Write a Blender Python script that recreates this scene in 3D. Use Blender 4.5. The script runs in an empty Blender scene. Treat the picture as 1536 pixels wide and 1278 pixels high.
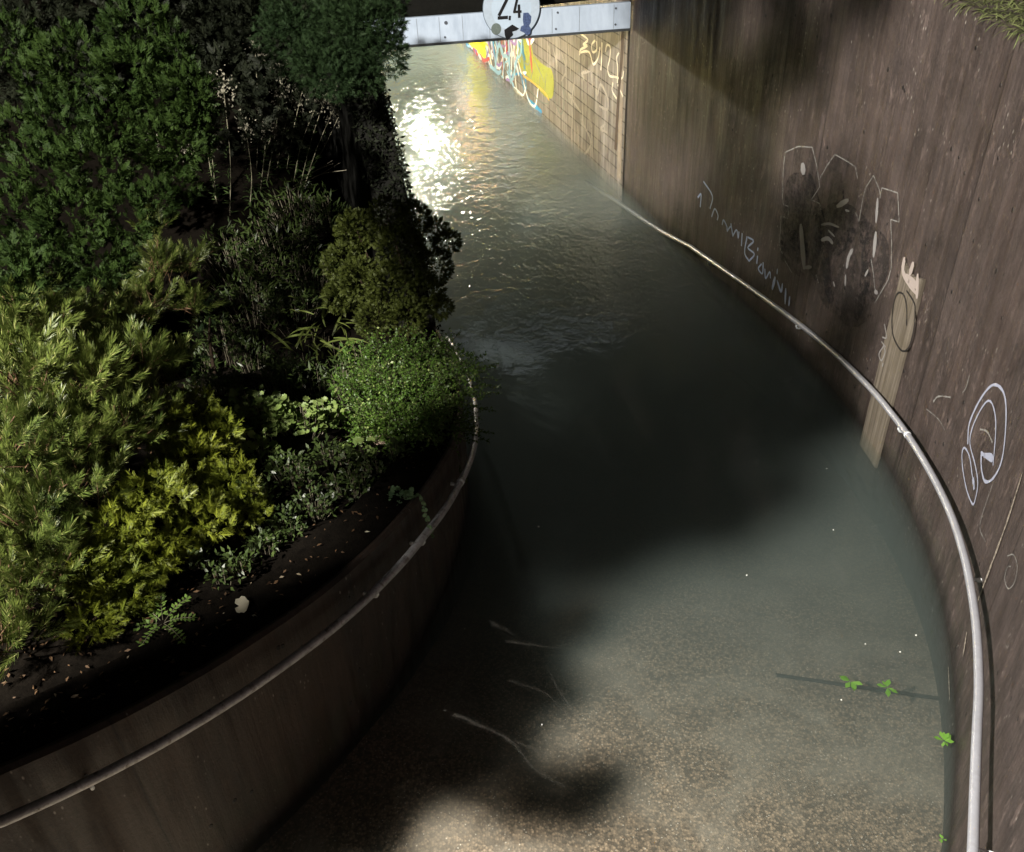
import bpy, math, random
import numpy as np
from mathutils import Vector, Matrix
random.seed(7); RNG = np.random.default_rng(7)
S = bpy.context.scene
C = S.collection

# ------------------------------------------------------------------ camera
FPX, CX, CY, HC = 1383., 768., 639., 4.3
_d = np.array([82., 1861., 1383.]); _d /= np.linalg.norm(_d)
_up = -_d; _f = np.array([0, 0, 1.]); _Y = _f - (_f @ _up) * _up; _Y /= np.linalg.norm(_Y)
_X = np.cross(_Y, _up)
if _X[0] < 0: _X = -_X
RM = np.array([_X, _Y, _up]); CAM = np.array([0, 0, HC])
cam = bpy.data.objects.new('camera', bpy.data.cameras.new('camera')); C.objects.link(cam)
cx_, cy_, cz_ = RM @ [1, 0, 0], RM @ [0, -1, 0], RM @ [0, 0, -1]
M = Matrix.Identity(4)
for i in range(3):
    M[i][0], M[i][1], M[i][2], M[i][3] = cx_[i], cy_[i], cz_[i], CAM[i]
cam.matrix_world = M
cam.data.sensor_fit = 'HORIZONTAL'; cam.data.sensor_width = 36; cam.data.lens = FPX / 1536 * 36
cam.data.clip_start = 0.05; cam.data.clip_end = 300
S.camera = cam

# ------------------------------------------------------------------ world (night), lamps, exposure
W = bpy.data.worlds.new('World'); S.world = W; W.use_nodes = True
nt = W.node_tree; bg = nt.nodes['Background']
sky = nt.nodes.new('ShaderNodeTexSky'); sky.sky_type = 'NISHITA'; sky.sun_disc = False
sky.sun_elevation = math.radians(1.5); sky.sun_rotation = math.radians(200)
nt.links.new(sky.outputs[0], bg.inputs[0]); bg.inputs[1].default_value = 0.006
S.view_settings.view_transform = 'Standard'; S.view_settings.look = 'None'
S.view_settings.exposure = 0.0; S.view_settings.gamma = 1
S.render.engine = 'CYCLES'
cy = S.cycles
cy.use_denoising = True; cy.max_bounces = 8; cy.diffuse_bounces = 3; cy.glossy_bounces = 4
cy.transparent_max_bounces = 12; cy.volume_bounces = 1; cy.sample_clamp_indirect = 80
cy.caustics_reflective = False; cy.caustics_refractive = False

LAMP = np.array([-5.0, -1.2, 7.6])
def lamp(name, kind, loc, power, col, radius=.1, aim=None, cone=None, blend=.5):
    l = bpy.data.lights.new(name, kind); l.energy = power; l.color = col
    l.shadow_soft_size = radius
    o = bpy.data.objects.new(name, l); C.objects.link(o); o.location = loc
    if aim is not None:
        o.rotation_euler = (Vector(aim) - Vector(loc)).to_track_quat('-Z', 'Y').to_euler()
    if cone: l.spot_size = math.radians(cone); l.spot_blend = blend
    return o
lamp('street_light', 'POINT', LAMP, 13800, (1.0, .94, .84), .14)

# ------------------------------------------------------------------ geometry of the place
O = np.array([-3.36, 5.14])                      # centre of the curved ramp
DR = np.array([-.28, .96]); DR = DR / np.linalg.norm(DR)      # direction of the underpass
RW = np.array([(1.98, 2.25), (2.13, 2.55), (2.28, 2.89), (2.39, 3.18), (2.5, 3.52), (2.6, 3.93), (2.67, 4.4), (2.71, 4.95),
               (2.69, 5.54), (2.57, 6.34), (2.35, 7.23), (2.04, 8.33), (1.76, 9.3), (1.45, 10.46)])
near = [(1.2, -2.0), (1.2, -1.2), (1.2, -.5), (1.22, .1), (1.32, .7), (1.52, 1.3), (1.76, 1.8)]
RW = np.vstack([near, RW])
JOINT = np.array([1.45, 10.46])
def catmull(P, n=8):
    P = np.asarray(P, float); out = []; Q = np.vstack([2 * P[0] - P[1], P, 2 * P[-1] - P[-2]])
    for i in range(1, len(Q) - 2):
        for t in np.linspace(0, 1, n, endpoint=False):
            out.append(.5 * ((2 * Q[i]) + (-Q[i-1] + Q[i+1]) * t + (2*Q[i-1] - 5*Q[i] + 4*Q[i+1] - Q[i+2]) * t*t + (-Q[i-1] + 3*Q[i] - 3*Q[i+1] + Q[i+2]) * t**3))
    out.append(Q[-2]); return np.array(out)
RWALL = catmull(RW)
RTUN = np.array([JOINT + DR * s for s in np.linspace(0, 14, 15)])
PHR = [-90, -66, -55, -47, -35, -26, -16, -7, 3, 13, 25, 33]
RRR = [3.6, 3.50, 3.37, 3.28, 3.17, 3.10, 3.05, 3.03, 3.02, 3.05, 3.15, 3.27]
def rleft(ph): return np.interp(ph, PHR, RRR)
def polar(ph, r): a = math.radians(ph); return np.array([O[0] + r * math.cos(a), O[1] + r * math.sin(a)])
LWALL = np.array([polar(p, rleft(p)) for p in np.arange(-84, 33.5, 1.5)])
LEND = LWALL[-1]
LTUN = np.array([LEND + DR * s for s in np.linspace(0, 17.6, 18)])
def phi(x, y): return math.degrees(math.atan2(y - O[1], x - O[0]))
HP = [-90, -28, -12, 0, 14.5, 23, 33, 38.5, 48, 60]; HV = [1.5, .84, .63, .47, .32, .23, .12, .0, -.16, -.4]
def hrail(x, y): return float(np.interp(phi(x, y), HP, HV))
def hfloor(x, y): return min(-.07, hrail(x, y) - 1.03) if y < 10 else -1.15

def ray(px, py):
    v = RM @ np.array([px - CX, py - CY, FPX]); return v / np.linalg.norm(v)
def atz(px, py, z): v = ray(px, py); return CAM + v * (z - HC) / v[2]
def aty(px, py, y): v = ray(px, py); return CAM + v * y / v[1]
def wallhit(px, py, poly):
    """where the sight line meets a vertical wall: arc length along it and height"""
    v = ray(px, py); s0 = 0; best = None
    for a, b in zip(poly[:-1], poly[1:]):
        L = np.linalg.norm(b - a); Mx = np.array([[v[0], -(b - a)[0]], [v[1], -(b - a)[1]]])
        if abs(np.linalg.det(Mx)) > 1e-9:
            t, k = np.linalg.solve(Mx, a - CAM[:2])
            if -.001 <= k <= 1.001 and t > 0 and HC + t * v[2] < 3.1 and (best is None or t < best[0]):
                best = (t, s0 + k * L, HC + t * v[2])
        s0 += L
    return None if best is None else best[1:]
def walk(poly, s, off=0.):
    for a, b in zip(poly[:-1], poly[1:]):
        L = np.linalg.norm(b - a)
        if s <= L + 1e-6 or b is poly[-1]:
            d = (b - a) / L; return a + d * s + off * np.array([-d[1], d[0]])
        s -= L
    d = (poly[-1] - poly[-2]); d /= np.linalg.norm(d); return poly[-1] + d * s + off * np.array([-d[1], d[0]])
def offset(poly, o):
    T = np.gradient(poly, axis=0); T /= np.linalg.norm(T, axis=1)[:, None]
    return poly + o * np.c_[-T[:, 1], T[:, 0]]      # + = to the left of travel

# ------------------------------------------------------------------ object helpers
def tag(o, label=None, cat=None, group=None, kind=None):
    if label: o['label'] = label
    if cat: o['category'] = cat
    if group: o['group'] = group
    if kind: o['kind'] = kind
    return o
def mesh_obj(name, V, F, mat, parent=None, smooth=False, uv=None):
    me = bpy.data.meshes.new(name)
    V = np.asarray(V, dtype=np.float32).reshape(-1, 3)
    if isinstance(F, np.ndarray):
        k = F.shape[1]; me.vertices.add(len(V)); me.vertices.foreach_set('co', V.ravel())
        me.loops.add(F.size); me.loops.foreach_set('vertex_index', F.ravel().astype(np.int32))
        me.polygons.add(len(F)); me.polygons.foreach_set('loop_start', np.arange(0, F.size, k, dtype=np.int32))
        me.update(calc_edges=True)
    else:
        me.from_pydata([tuple(map(float, v)) for v in V], [], [tuple(f) for f in F])
    if uv is not None:
        u = me.uv_layers.new(name='UVMap')
        idx = np.empty(len(me.loops), dtype=np.int32); me.loops.foreach_get('vertex_index', idx)
        u.data.foreach_set('uv', np.asarray(uv, dtype=np.float32)[idx].ravel())
    for m in (mat if isinstance(mat, (list, tuple)) else [mat]): me.materials.append(m)
    if smooth: me.polygons.foreach_set('use_smooth', np.ones(len(me.polygons), dtype=bool))
    me.validate(); me.update()
    o = bpy.data.objects.new(name, me); C.objects.link(o)
    if parent is not None:
        o.parent = parent; o.matrix_parent_inverse = Matrix.Translation(-Vector(parent.location))
    return o
def empty(name, loc, label, cat, group=None):
    o = bpy.data.objects.new(name, None); o.empty_display_size = .1; C.objects.link(o); o.location = loc
    return tag(o, label, cat, group)
class MB:
    def __init__(s): s.V = []; s.F = []; s.n = 0; s.U = []
    def add(s, V, F, uv=None):
        V = [tuple(map(float, v)) for v in V]; s.V += V; s.F += [tuple(i + s.n for i in f) for f in F]; s.n += len(V)
        s.U += [tuple(u) for u in uv] if uv is not None else [(v[0], v[2]) for v in V]
    def box(s, c, sx, sy, sz, ax=(1, 0, 0), ay=(0, 1, 0), az=(0, 0, 1), bev=0.):
        c, ax, ay, az = map(np.array, (c, ax, ay, az)); V = []
        if bev <= 0:
            for k in (-.5, .5):
                for i, j in ((-.5, -.5), (.5, -.5), (.5, .5), (-.5, .5)): V.append(c + ax * i * sx + ay * j * sy + az * k * sz)
            s.add(V, [(3, 2, 1, 0), (4, 5, 6, 7), (0, 1, 5, 4), (1, 2, 6, 5), (2, 3, 7, 6), (3, 0, 4, 7)]); return
        lev = [(-.5 * sz, bev), (-.5 * sz + bev, 0), (.5 * sz - bev, 0), (.5 * sz, bev)]
        for z, b in lev:
            for i, j in ((-1, -1), (1, -1), (1, 1), (-1, 1)): V.append(c + ax * i * (sx / 2 - b) + ay * j * (sy / 2 - b) + az * z)
        F = [(3, 2, 1, 0), (12, 13, 14, 15)]
        for l in range(3):
            for k in range(4): F.append((l*4 + k, l*4 + (k+1) % 4, l*4 + 4 + (k+1) % 4, l*4 + 4 + k))
        s.add(V, F)
    def tube(s, P, r, n=10, caps=True):
        P = np.asarray(P, float); r = np.broadcast_to(np.asarray(r, float), (len(P),)); V = []
        T = np.gradient(P, axis=0); T /= np.linalg.norm(T, axis=1)[:, None] + 1e-12
        ref = np.array([0, 0, 1.]) if abs(T[0][2]) < .9 else np.array([1., 0, 0])
        for p, t, q in zip(P, T, r):
            a = np.cross(t, ref); a /= np.linalg.norm(a) + 1e-12; b = np.cross(a, t); ref = b
            for k in range(n): th = 2 * math.pi * k / n; V.append(p + q * (a * math.cos(th) + b * math.sin(th)))
        F = [(i*n + k, i*n + (k+1) % n, (i+1)*n + (k+1) % n, (i+1)*n + k) for i in range(len(P) - 1) for k in range(n)]
        if caps: F += [tuple(range(n - 1, -1, -1)), tuple((len(P)-1)*n + k for k in range(n))]
        s.add(V, F)
    def disc(s, c, nrm, r, th, n=32):
        c = np.array(c, float); nrm = np.array(nrm, float); nrm /= np.linalg.norm(nrm)
        s.tube([c - nrm * th / 2, c + nrm * th / 2], r, n)
    def build(s, name, mat, parent=None, smooth=False): return mesh_obj(name, s.V, s.F, mat, parent, smooth, uv=s.U)

# ------------------------------------------------------------------ materials
class N:
    def __init__(s, name):
        s.m = bpy.data.materials.new(name); s.m.use_nodes = True; s.t = s.m.node_tree; s.t.nodes.clear()
        s.out = s.t.nodes.new('ShaderNodeOutputMaterial')
    def n(s, k, **kw):
        x = s.t.nodes.new('ShaderNode' + k)
        for a, v in kw.items():
            if a == 'ins':
                for i, q in v.items():
                    if hasattr(q, 'is_output') or isinstance(q, bpy.types.NodeSocket): s.t.links.new(q, x.inputs[i])
                    else: x.inputs[i].default_value = q
            else: setattr(x, a, v)
        return x
    def math(s, op, a, b=0., c=0., clamp=False):
        return s.n('Math', operation=op, use_clamp=clamp, ins={0: a, 1: b, 2: c}).outputs[0]
    def mix(s, f, a, b, mode='MIX'):
        x = s.n('Mix', data_type='RGBA', blend_type=mode)
        for i, q in ((0, f), (6, a), (7, b)):
            if isinstance(q, bpy.types.NodeSocket): s.t.links.new(q, x.inputs[i])
            else: x.inputs[i].default_value = (q if i == 0 else (*q, 1) if len(q) == 3 else q)
        return x.outputs[2]
    def noise(s, vec, scale, det=4., rough=.55, dist=0.):
        return s.n('TexNoise', ins={'Vector': vec, 'Scale': scale, 'Detail': det, 'Roughness': rough, 'Distortion': dist}).outputs[0]
    def vmul(s, vec, sc): return s.n('VectorMath', operation='MULTIPLY', ins={0: vec, 1: sc}).outputs[0]
    def ramp(s, f, *st):
        x = s.n('ValToRGB', ins={0: f}); e = x.color_ramp.elements
        while len(e) < len(st): e.new(.5)
        for i, (p, c) in enumerate(st):
            e[i].position = p; e[i].color = (c, c, c, 1) if isinstance(c, (int, float)) else (*c, 1)
        return x.outputs[0]
    def bump(s, h, strength=.5, dist=.01, nrm=None):
        ins = {'Height': h, 'Strength': strength, 'Distance': dist}
        if nrm is not None: ins['Normal'] = nrm
        return s.n('Bump', ins=ins).outputs[0]
    def pbr(s, col, rough=.7, nrm=None, metal=0., spec=.5, extra=None):
        ins = {'Base Color': (*col, 1) if isinstance(col, tuple) else col, 'Roughness': rough, 'Metallic': metal, 'Specular IOR Level': spec}
        if nrm is not None: ins['Normal'] = nrm
        if extra: ins.update(extra)
        p = s.n('BsdfPrincipled', ins=ins); s.t.links.new(p.outputs[0], s.out.inputs[0]); return p
    @property
    def obj(s): return s.n('TexCoord').outputs['Object']
    @property
    def uv(s): return s.n('UVMap').outputs[0]
MT = {}

def concrete(name, dark, lite, stain, moss=(.03, .035, .018), boards=.11, wet=True, pale=.5, moss_amt=.5):
    m = N(name); uv = m.uv
    sep = m.n('SeparateXYZ', ins={0: uv}); u, v = sep.outputs[0], sep.outputs[1]
    bi = m.math('DIVIDE', u, boards)
    wob = m.noise(m.vmul(uv, (3, .6, 1)), 1.0, 2)
    bi = m.math('ADD', bi, m.math('MULTIPLY', wob, .25))
    cell = m.math('FLOOR', bi); fr = m.math('FRACT', bi)
    wn = m.n('TexWhiteNoise', noise_dimensions='1D', ins={'W': cell})
    bv = wn.outputs[0]
    streak = m.noise(m.vmul(uv, (38, 1.6, 1)), 1.0, 5, .6)
    streak2 = m.noise(m.vmul(uv, (5.5, .22, 1)), 1.0, 5, .6, .3)
    blot = m.noise(m.vmul(uv, (1.5, 1, 1)), 2.6, 9, .72)
    fine = m.noise(m.vmul(uv, (58, 42, 1)), 1.0, 7, .8)
    f = m.math('ADD', m.math('MULTIPLY', streak, .24), m.math('MULTIPLY', bv, .06))
    f = m.math('ADD', f, m.math('MULTIPLY', streak2, .34))
    f = m.math('ADD', f, m.math('MULTIPLY', blot, .42)); f = m.math('ADD', f, m.math('MULTIPLY', fine, .36))
    f = m.ramp(f, (.55, 0.), (.86, 1.))
    col = m.mix(f, dark, lite)
    col = m.mix(m.ramp(streak2, (.5, 0.), (.72, .75)), col, stain, 'MULTIPLY')
    col = m.mix(m.math('MULTIPLY', m.ramp(m.noise(m.vmul(uv, (15, 5, 1)), 1.3, 7, .75, .4), (.54, 0.), (.68, pale)), m.ramp(m.noise(uv, 1.4, 4, .6), (.42, 0.), (.6, 1.))), col, tuple(min(1, c * 1.9) for c in lite))
    col = m.mix(m.math('MULTIPLY', m.ramp(m.noise(m.vmul(uv, (3.1, .12, 1)), 1.0, 4, .65, .2), (.56, 0.), (.66, .8)), m.ramp(m.noise(uv, .8, 3), (.35, .4), (.6, 1.))), col, tuple(c * .7 for c in dark))
    seam = m.ramp(m.math('ABSOLUTE', m.math('SUBTRACT', m.math('FRACT', m.math('DIVIDE', m.math('ADD', u, .35), 1.9)), .5)), (.4955, 0.), (.4985, 1.))
    col = m.mix(m.math('MULTIPLY', seam, .8), col, tuple(c * .35 for c in dark))
    # moss and damp along the lowest band
    lowb = m.math('SUBTRACT', 1., m.math('MULTIPLY', v, 1.8), clamp=True)
    mo = m.math('MULTIPLY', lowb, m.ramp(m.noise(uv, 5., 6, .7), (.42, 0.), (.62, 1.)))
    col = m.mix(m.math('MULTIPLY', mo, moss_amt), col, moss)
    wet_ = m.ramp(m.math('ADD', v, m.math('MULTIPLY', m.noise(m.vmul(uv, (6, 1, 1)), 1., 4), .12)), (.09, 1.), (.2, 0.))
    col = m.mix(m.math('MULTIPLY', wet_, .75), col, tuple(c * .5 for c in dark))
    # lime flecks
    vf = m.n('TexVoronoi', ins={'Vector': m.vmul(uv, (30, 12, 1)), 'Scale': 1.0, 'Randomness': 1.0})
    fl = m.math('MULTIPLY', m.ramp(vf.outputs[0], (.05, 1.), (.16, 0.)), m.ramp(m.noise(uv, 3., 3), (.50, 0.), (.62, 1.)))
    col = m.mix(m.math('MULTIPLY', fl, .8), col, (.42, .39, .35))
    # blow holes
    vh = m.n('TexVoronoi', ins={'Vector': m.vmul(uv, (9, 7, 1)), 'Scale': 1.0})
    hole = m.ramp(vh.outputs[0], (.075, 1.), (.11, 0.))
    hole = m.math('MULTIPLY', hole, m.math('GREATER_THAN', m.n('SeparateColor', ins={0: vh.outputs[1]}).outputs[0], .55))
    col = m.mix(m.math('MULTIPLY', hole, .92), col, (.006, .005, .005))
    edge = m.math('MULTIPLY', m.ramp(m.math('ABSOLUTE', m.math('SUBTRACT', fr, .5)), (.44, 0.), (.5, 1.)), m.math('GREATER_THAN', bv, .45))
    col = m.mix(m.math('MULTIPLY', edge, .12), col, tuple(c * .3 for c in dark))
    h = m.math('ADD', m.math('MULTIPLY', fine, 1.), m.math('MULTIPLY', streak, .8))
    h = m.math('ADD', h, m.math('MULTIPLY', bv, .4)); h = m.math('SUBTRACT', h, m.math('ADD', m.math('MULTIPLY', hole, 2.), m.math('MULTIPLY', edge, .25)))
    nr = m.bump(h, .8, .006)
    rg = m.ramp(m.noise(m.vmul(uv, (9, 1, 1)), 1.0, 4), (.35, .38 if wet else .7), (.65, .75 if wet else .95))
    m.pbr(col, rg, nr, spec=.45)
    return m.m
MT['wall'] = concrete('board_marked_concrete', (.018, .0135, .0125), (.105, .080, .073), (.42, .38, .37), pale=.85)
MT['planter'] = concrete('damp_planter_concrete', (.007, .0048, .0035), (.062, .040, .028), (.38, .32, .27), moss=(.025, .028, .014), moss_amt=.8, pale=.35, boards=.7)

def simple(name, col, rough=.6, metal=0., spec=.4, var=.25, scale=8., bump=.0, coord='obj', dirt=None):
    m = N(name); c = m.obj if coord == 'obj' else m.uv
    n1 = m.noise(c, scale, 6, .65); n2 = m.noise(c, scale * 6, 4, .6)
    f = m.math('ADD', m.math('MULTIPLY', n1, .65), m.math('MULTIPLY', n2, .35))
    cc = m.mix(m.ramp(f, (.35, 0.), (.65, 1.)), tuple(x * (1 - var) for x in col), tuple(min(1, x * (1 + var)) for x in col))
    if dirt: cc = m.mix(m.ramp(m.noise(c, scale * 2.2, 6, .7, .5), (.52, 0.), (.68, .85)), cc, dirt)
    nr = m.bump(f, bump, .01) if bump else None
    m.pbr(cc, rough, nr, metal, spec); return m.m
MT['rail'] = simple('galvanised_grey_paint', (.41, .42, .47), .30, .35, .5, .1, 10, .1, dirt=(.36, .36, .39))
MT['rail_old'] = simple('dull_rail_steel', (.46, .46, .48), .42, .35, .5, .3, 12, .2, dirt=(.10, .07, .05))
MT['zinc'] = simple('zinc_bracket', (.80, .84, .90), .35, .2, .6, .15, 20)
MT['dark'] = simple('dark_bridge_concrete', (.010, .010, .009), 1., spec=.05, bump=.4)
MT['groove'] = simple('joint_filler', (.006, .005, .005), .9)
MT['board'] = None
def plank_mat():
    m = N('pale_timber'); uv = m.uv
    g = m.noise(m.vmul(uv, (34, 1.6, 1)), 1.0, 5, .6, .4); b = m.noise(uv, 4., 5, .6)
    c = m.mix(m.ramp(g, (.35, 0.), (.7, 1.)), (.085, .07, .053), (.215, .185, .15))
    c = m.mix(m.ramp(b, (.5, 0.), (.72, .55)), c, (.11, .09, .06))
    sp = m.n('SeparateXYZ', ins={0: uv}); ds = m.math('ABSOLUTE', m.math('SUBTRACT', m.math('FRACT', m.math('MULTIPLY', sp.outputs[0], 12.)), .5))
    c = m.mix(m.math('MULTIPLY', m.ramp(ds, (.455, 0.), (.49, .6)), 1.), c, (.05, .04, .03))
    m.pbr(c, .7, m.bump(g, .5, .004)); return m.m
MT['board'] = plank_mat()

def tile_mat():
    m = N('tiled_underpass_wall'); uv = m.uv
    br = m.n('TexBrick', offset=0.0, squash=1.0, ins={'Vector': uv, 'Color1': (.18, .165, .155, 1), 'Color2': (.26, .235, .22, 1), 'Mortar': (.035, .028, .02, 1),
            'Scale': 1.0, 'Mortar Size': .008, 'Mortar Smooth': .15, 'Bias': 0., 'Brick Width': .235, 'Row Height': .15})
    n1 = m.noise(m.vmul(uv, (4, 1, 1)), 1.5, 6, .65); n2 = m.noise(uv, 30, 4)
    c = m.mix(m.ramp(n1, (.38, .7), (.62, 0.)), br.outputs[0], (.55, .5, .46), 'MULTIPLY')
    c = m.mix(m.ramp(m.noise(m.vmul(uv, (14, .7, 1)), 1., 5, .65), (.5, 0.), (.7, .5)), c, (.62, .58, .54))
    c = m.mix(m.ramp(m.noise(m.vmul(uv, (9, 2.5, 1)), 1.3, 5, .7, .8), (.54, 0.), (.64, .7)), c, (.30, .26, .24))
    nr = m.bump(m.math('ADD', m.math('MULTIPLY', br.outputs[1], -1.), m.math('MULTIPLY', n2, .25)), .6, .004)
    m.pbr(c, .42, nr); return m.m
MT['tile'] = tile_mat()
MT['yellow_wall'] = simple('ochre_painted_wall', (.62, .50, .13), .6, var=.2, scale=2.5, bump=.2)
MT['ceiling'] = simple('underpass_ceiling', (.22, .21, .17), .8, bump=.3)

def paint(name, col, rough=.55, cover=.82, scale=22.):
    """spray paint: worn through in places so the wall below shows"""
    m = N(name); uv = m.uv
    n = m.math('ADD', m.math('MULTIPLY', m.noise(m.vmul(uv, (1, .5, 1)), scale, 5, .7), .6), m.math('MULTIPLY', m.noise(uv, scale * 4, 3, .7), .4))
    a = m.ramp(n, (max(0, .5 - cover * .35 - .02), 0.), (max(.05, .5 - cover * .35 + .1), min(1, .35 + cover * .65)))
    p = m.pbr(col, rough); t = m.n('BsdfTransparent'); mx = m.n('MixShader', ins={0: a, 1: t.outputs[0], 2: p.outputs[0]})
    m.t.links.new(mx.outputs[0], m.out.inputs[0]); return m.m

# ------------------------------------------------------------------ leaves
def leafmat(name, a, b, trans=.25, rough=.45, spec=.4, tip=None):
    m = N(name); g = m.n('NewGeometry'); r = g.outputs['Random Per Island']
    big = m.noise(m.obj, 2.2, 3, .6)
    f = m.math('ADD', m.math('MULTIPLY', r, .6), m.math('MULTIPLY', m.ramp(big, (.3, 0.), (.7, 1.)), .4))
    c = m.mix(f, a, b)
    if tip: c = m.mix(m.ramp(r, (.93, 0.), (.97, .9)), c, tip)
    p = m.pbr(c, rough, spec=spec); t = m.n('BsdfTranslucent', ins={0: c})
    mx = m.n('MixShader', ins={0: trans, 1: p.outputs[0], 2: t.outputs[0]}); m.t.links.new(mx.outputs[0], m.out.inputs[0]); return m.m
MT['pine'] = leafmat('pine_needles', (.028, .055, .012), (.135, .165, .034), .2, .42, .3, (.36, .36, .14))
MT['golden'] = leafmat('golden_juniper', (.055, .085, .010), (.20, .22, .022), .3, .5, .3)
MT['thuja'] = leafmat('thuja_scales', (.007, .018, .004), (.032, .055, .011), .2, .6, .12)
MT['globe'] = leafmat('cypress_scales', (0.029, 0.040, 0.006), (0.068, 0.083, 0.014), .2, .6, .3)
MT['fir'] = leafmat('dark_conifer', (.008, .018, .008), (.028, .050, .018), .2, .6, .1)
MT['mantle'] = leafmat('lobed_leaf', (0.086, 0.144, 0.032), (0.216, 0.274, 0.086), .3, .5)
MT['coton'] = leafmat('small_glossy_leaf', (.03, .075, .012), (.11, .19, .03), .3, .42, .35, (.28, .34, .12))
MT['twig'] = leafmat('green_twig', (0.022, 0.029, 0.009), (0.050, 0.050, 0.022), .1, .7, .2)
MT['strap'] = leafmat('strap_leaf', (0.072, 0.101, 0.022), (0.158, 0.187, 0.050), .3, .4)
MT['cover'] = leafmat('dim_leaf', (0.022, 0.040, 0.011), (0.065, 0.094, 0.025), .25, .4)
MT['fernlet'] = leafmat('bright_leaflets', (0.101, 0.173, 0.036), (0.180, 0.274, 0.065), .3, .45)
MT['tallstalk'] = leafmat('pale_tall_stalk', (.22, .22, .14), (.40, .36, .27), .1, .5)
MT['stalk'] = leafmat('dry_stalk', (0.115, 0.108, 0.072), (0.245, 0.216, 0.158), .1, .6)
MT['seed'] = leafmat('grey_seed_head', (0.058, 0.058, 0.040), (0.144, 0.130, 0.101), .2, .8, .2)
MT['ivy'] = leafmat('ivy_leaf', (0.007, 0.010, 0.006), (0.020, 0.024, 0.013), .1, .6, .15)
MT['grass'] = leafmat('bank_grass', (0.072, 0.101, 0.029), (0.245, 0.274, 0.115), .3, .6)
MT['litter'] = leafmat('dead_leaves', (.025, .015, .008), (.14, .08, .04), .1, .7, .3, (0.360, 0.302, 0.216))
MT['seed'] = leafmat('grey_seed_head', (.16, .16, .12), (.36, .33, .26), .2, .8, .2)
MT['stemleaf'] = leafmat('stem_leaf', (.04, .08, .025), (.12, .18, .06), .25, .4)
MT['bark'] = simple('twig_bark', (0.086, 0.047, 0.022), .75, var=.5, scale=60, bump=.5)
MT['darkbark'] = simple('dark_bark', (.018, .012, .008), .9, spec=.1, var=.5, scale=60)
MT['palebark'] = simple('pale_smooth_bark', (.62, .58, .52), .7, var=.15, scale=6)
MT['soil'] = simple('wet_dark_soil', (0.005, 0.004, 0.003), 1., spec=.04, var=.5, scale=18, bump=1.)
MT['turf'] = simple('turf_ground', (0.022, 0.032, 0.014), .95, var=.5, scale=10, bump=1.)
MT['weed_w'] = leafmat('water_weed', (0.115, 0.288, 0.036), (0.230, 0.446, 0.086), .4, .4)

def unit(a): return a / (np.linalg.norm(a, axis=-1, keepdims=True) + 1e-12)
def frames(D, Nn):
    D = unit(D); X = unit(np.cross(D, Nn)); Z = np.cross(X, D); return X, D, Z
class Leaves:
    """collects many instances of a small leaf template (x across, y along, z up)"""
    def __init__(s): s.V = []; s.F = []; s.n = 0
    def put(s, T, P, D, Nn, sc):
        TV, TF = T; P, D, Nn = map(lambda a: np.atleast_2d(np.asarray(a, float)), (P, D, Nn)); k = len(P)
        if k == 0: return
        sc = np.broadcast_to(np.asarray(sc, float), (k,)) if np.ndim(sc) < 2 else sc
        X, Y, Z = frames(np.broadcast_to(D, (k, 3)), np.broadcast_to(Nn, (k, 3)))
        V = P[:, None] + sc[:, None, None] * (TV[None, :, 0, None] * X[:, None] + TV[None, :, 1, None] * Y[:, None] + TV[None, :, 2, None] * Z[:, None])
        F = TF[None] + (s.n + np.arange(k) * len(TV))[:, None, None]
        s.V.append(V.reshape(-1, 3)); s.F.append(F.reshape(-1, 4)); s.n += k * len(TV)
    def build(s, name, mat, parent=None): return mesh_obj(name, np.vstack(s.V), np.vstack(s.F), mat, parent)
def diamond(w=.35, fold=.06, mid=.45, droop=0.):
    return np.array([(0, 0, 0), (w / 2, mid, fold), (0, 1, -droop), (-w / 2, mid, fold)], float), np.array([(0, 1, 2, 3)])
def combine(parts):
    V = []; F = []; n = 0
    for tv, tf in parts: V.append(tv); F.append(tf + n); n += len(tv)
    return np.vstack(V), np.vstack(F)
def place(T, p, d, nrm, sc):
    d, nrm = np.array(d, float), np.array(nrm, float); X, Y, Z = frames(d[None], nrm[None])
    return np.array(p) + sc * (T[0][:, :1] * X + T[0][:, 1:2] * Y + T[0][:, 2:3] * Z), T[1]
rg = np.random.default_rng(11)
def t_pine(n=92, L=.16, nl=.058, w=.0034, bare=0.):
    dia = diamond(w / nl, 0, .5); out = []
    for i in range(n):
        y = bare + (L - bare) * (i / n) ** .8; th = rg.uniform(0, 6.283); op = math.radians(rg.uniform(28, 58) * (1 - .55 * (i / n)))
        r = np.array([math.cos(th), 0, math.sin(th)]); d = r * math.sin(op) + np.array([0, 1, 0]) * math.cos(op)
        out.append(place(dia, (0, y, 0), d, np.cross(d, [.3, .1, 1]), nl * rg.uniform(.75, 1.1)))
    return combine(out)
def t_scale(n=9, L=.10, w=.34, up=.25, curl=.0):
    """flattened fan of scale-leaved twiglets"""
    out = []
    for i in range(n):
        y = L * i / n; k = (1 - .75 * i / n)
        for sd in (-1, 1):
            d = np.array([sd * .8, .75, rg.uniform(-up, up)]); l = L * .48 * k * rg.uniform(.7, 1.15)
            out.append(place(diamond(w, .08, .55), (0, y, 0), d, (0, 0, 1), l))
            if l > L * .2:
                for q in (.35, .65):
                    out.append(place(diamond(w, .08, .55), np.array([0, y, 0]) + unit(d) * l * q, d + np.array([sd * rg.uniform(-.9, .3), .5, rg.uniform(-up, up)]), (0, 0, 1), l * .5))
    out.append(place(diamond(.12, .05), (0, 0, 0), (0, 1, 0), (0, 0, 1), L * 1.1))
    return combine(out)
T_PINE = [t_pine() for _ in range(5)]; T_PINES = [t_pine(60, .10, .05) for _ in range(4)]
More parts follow.
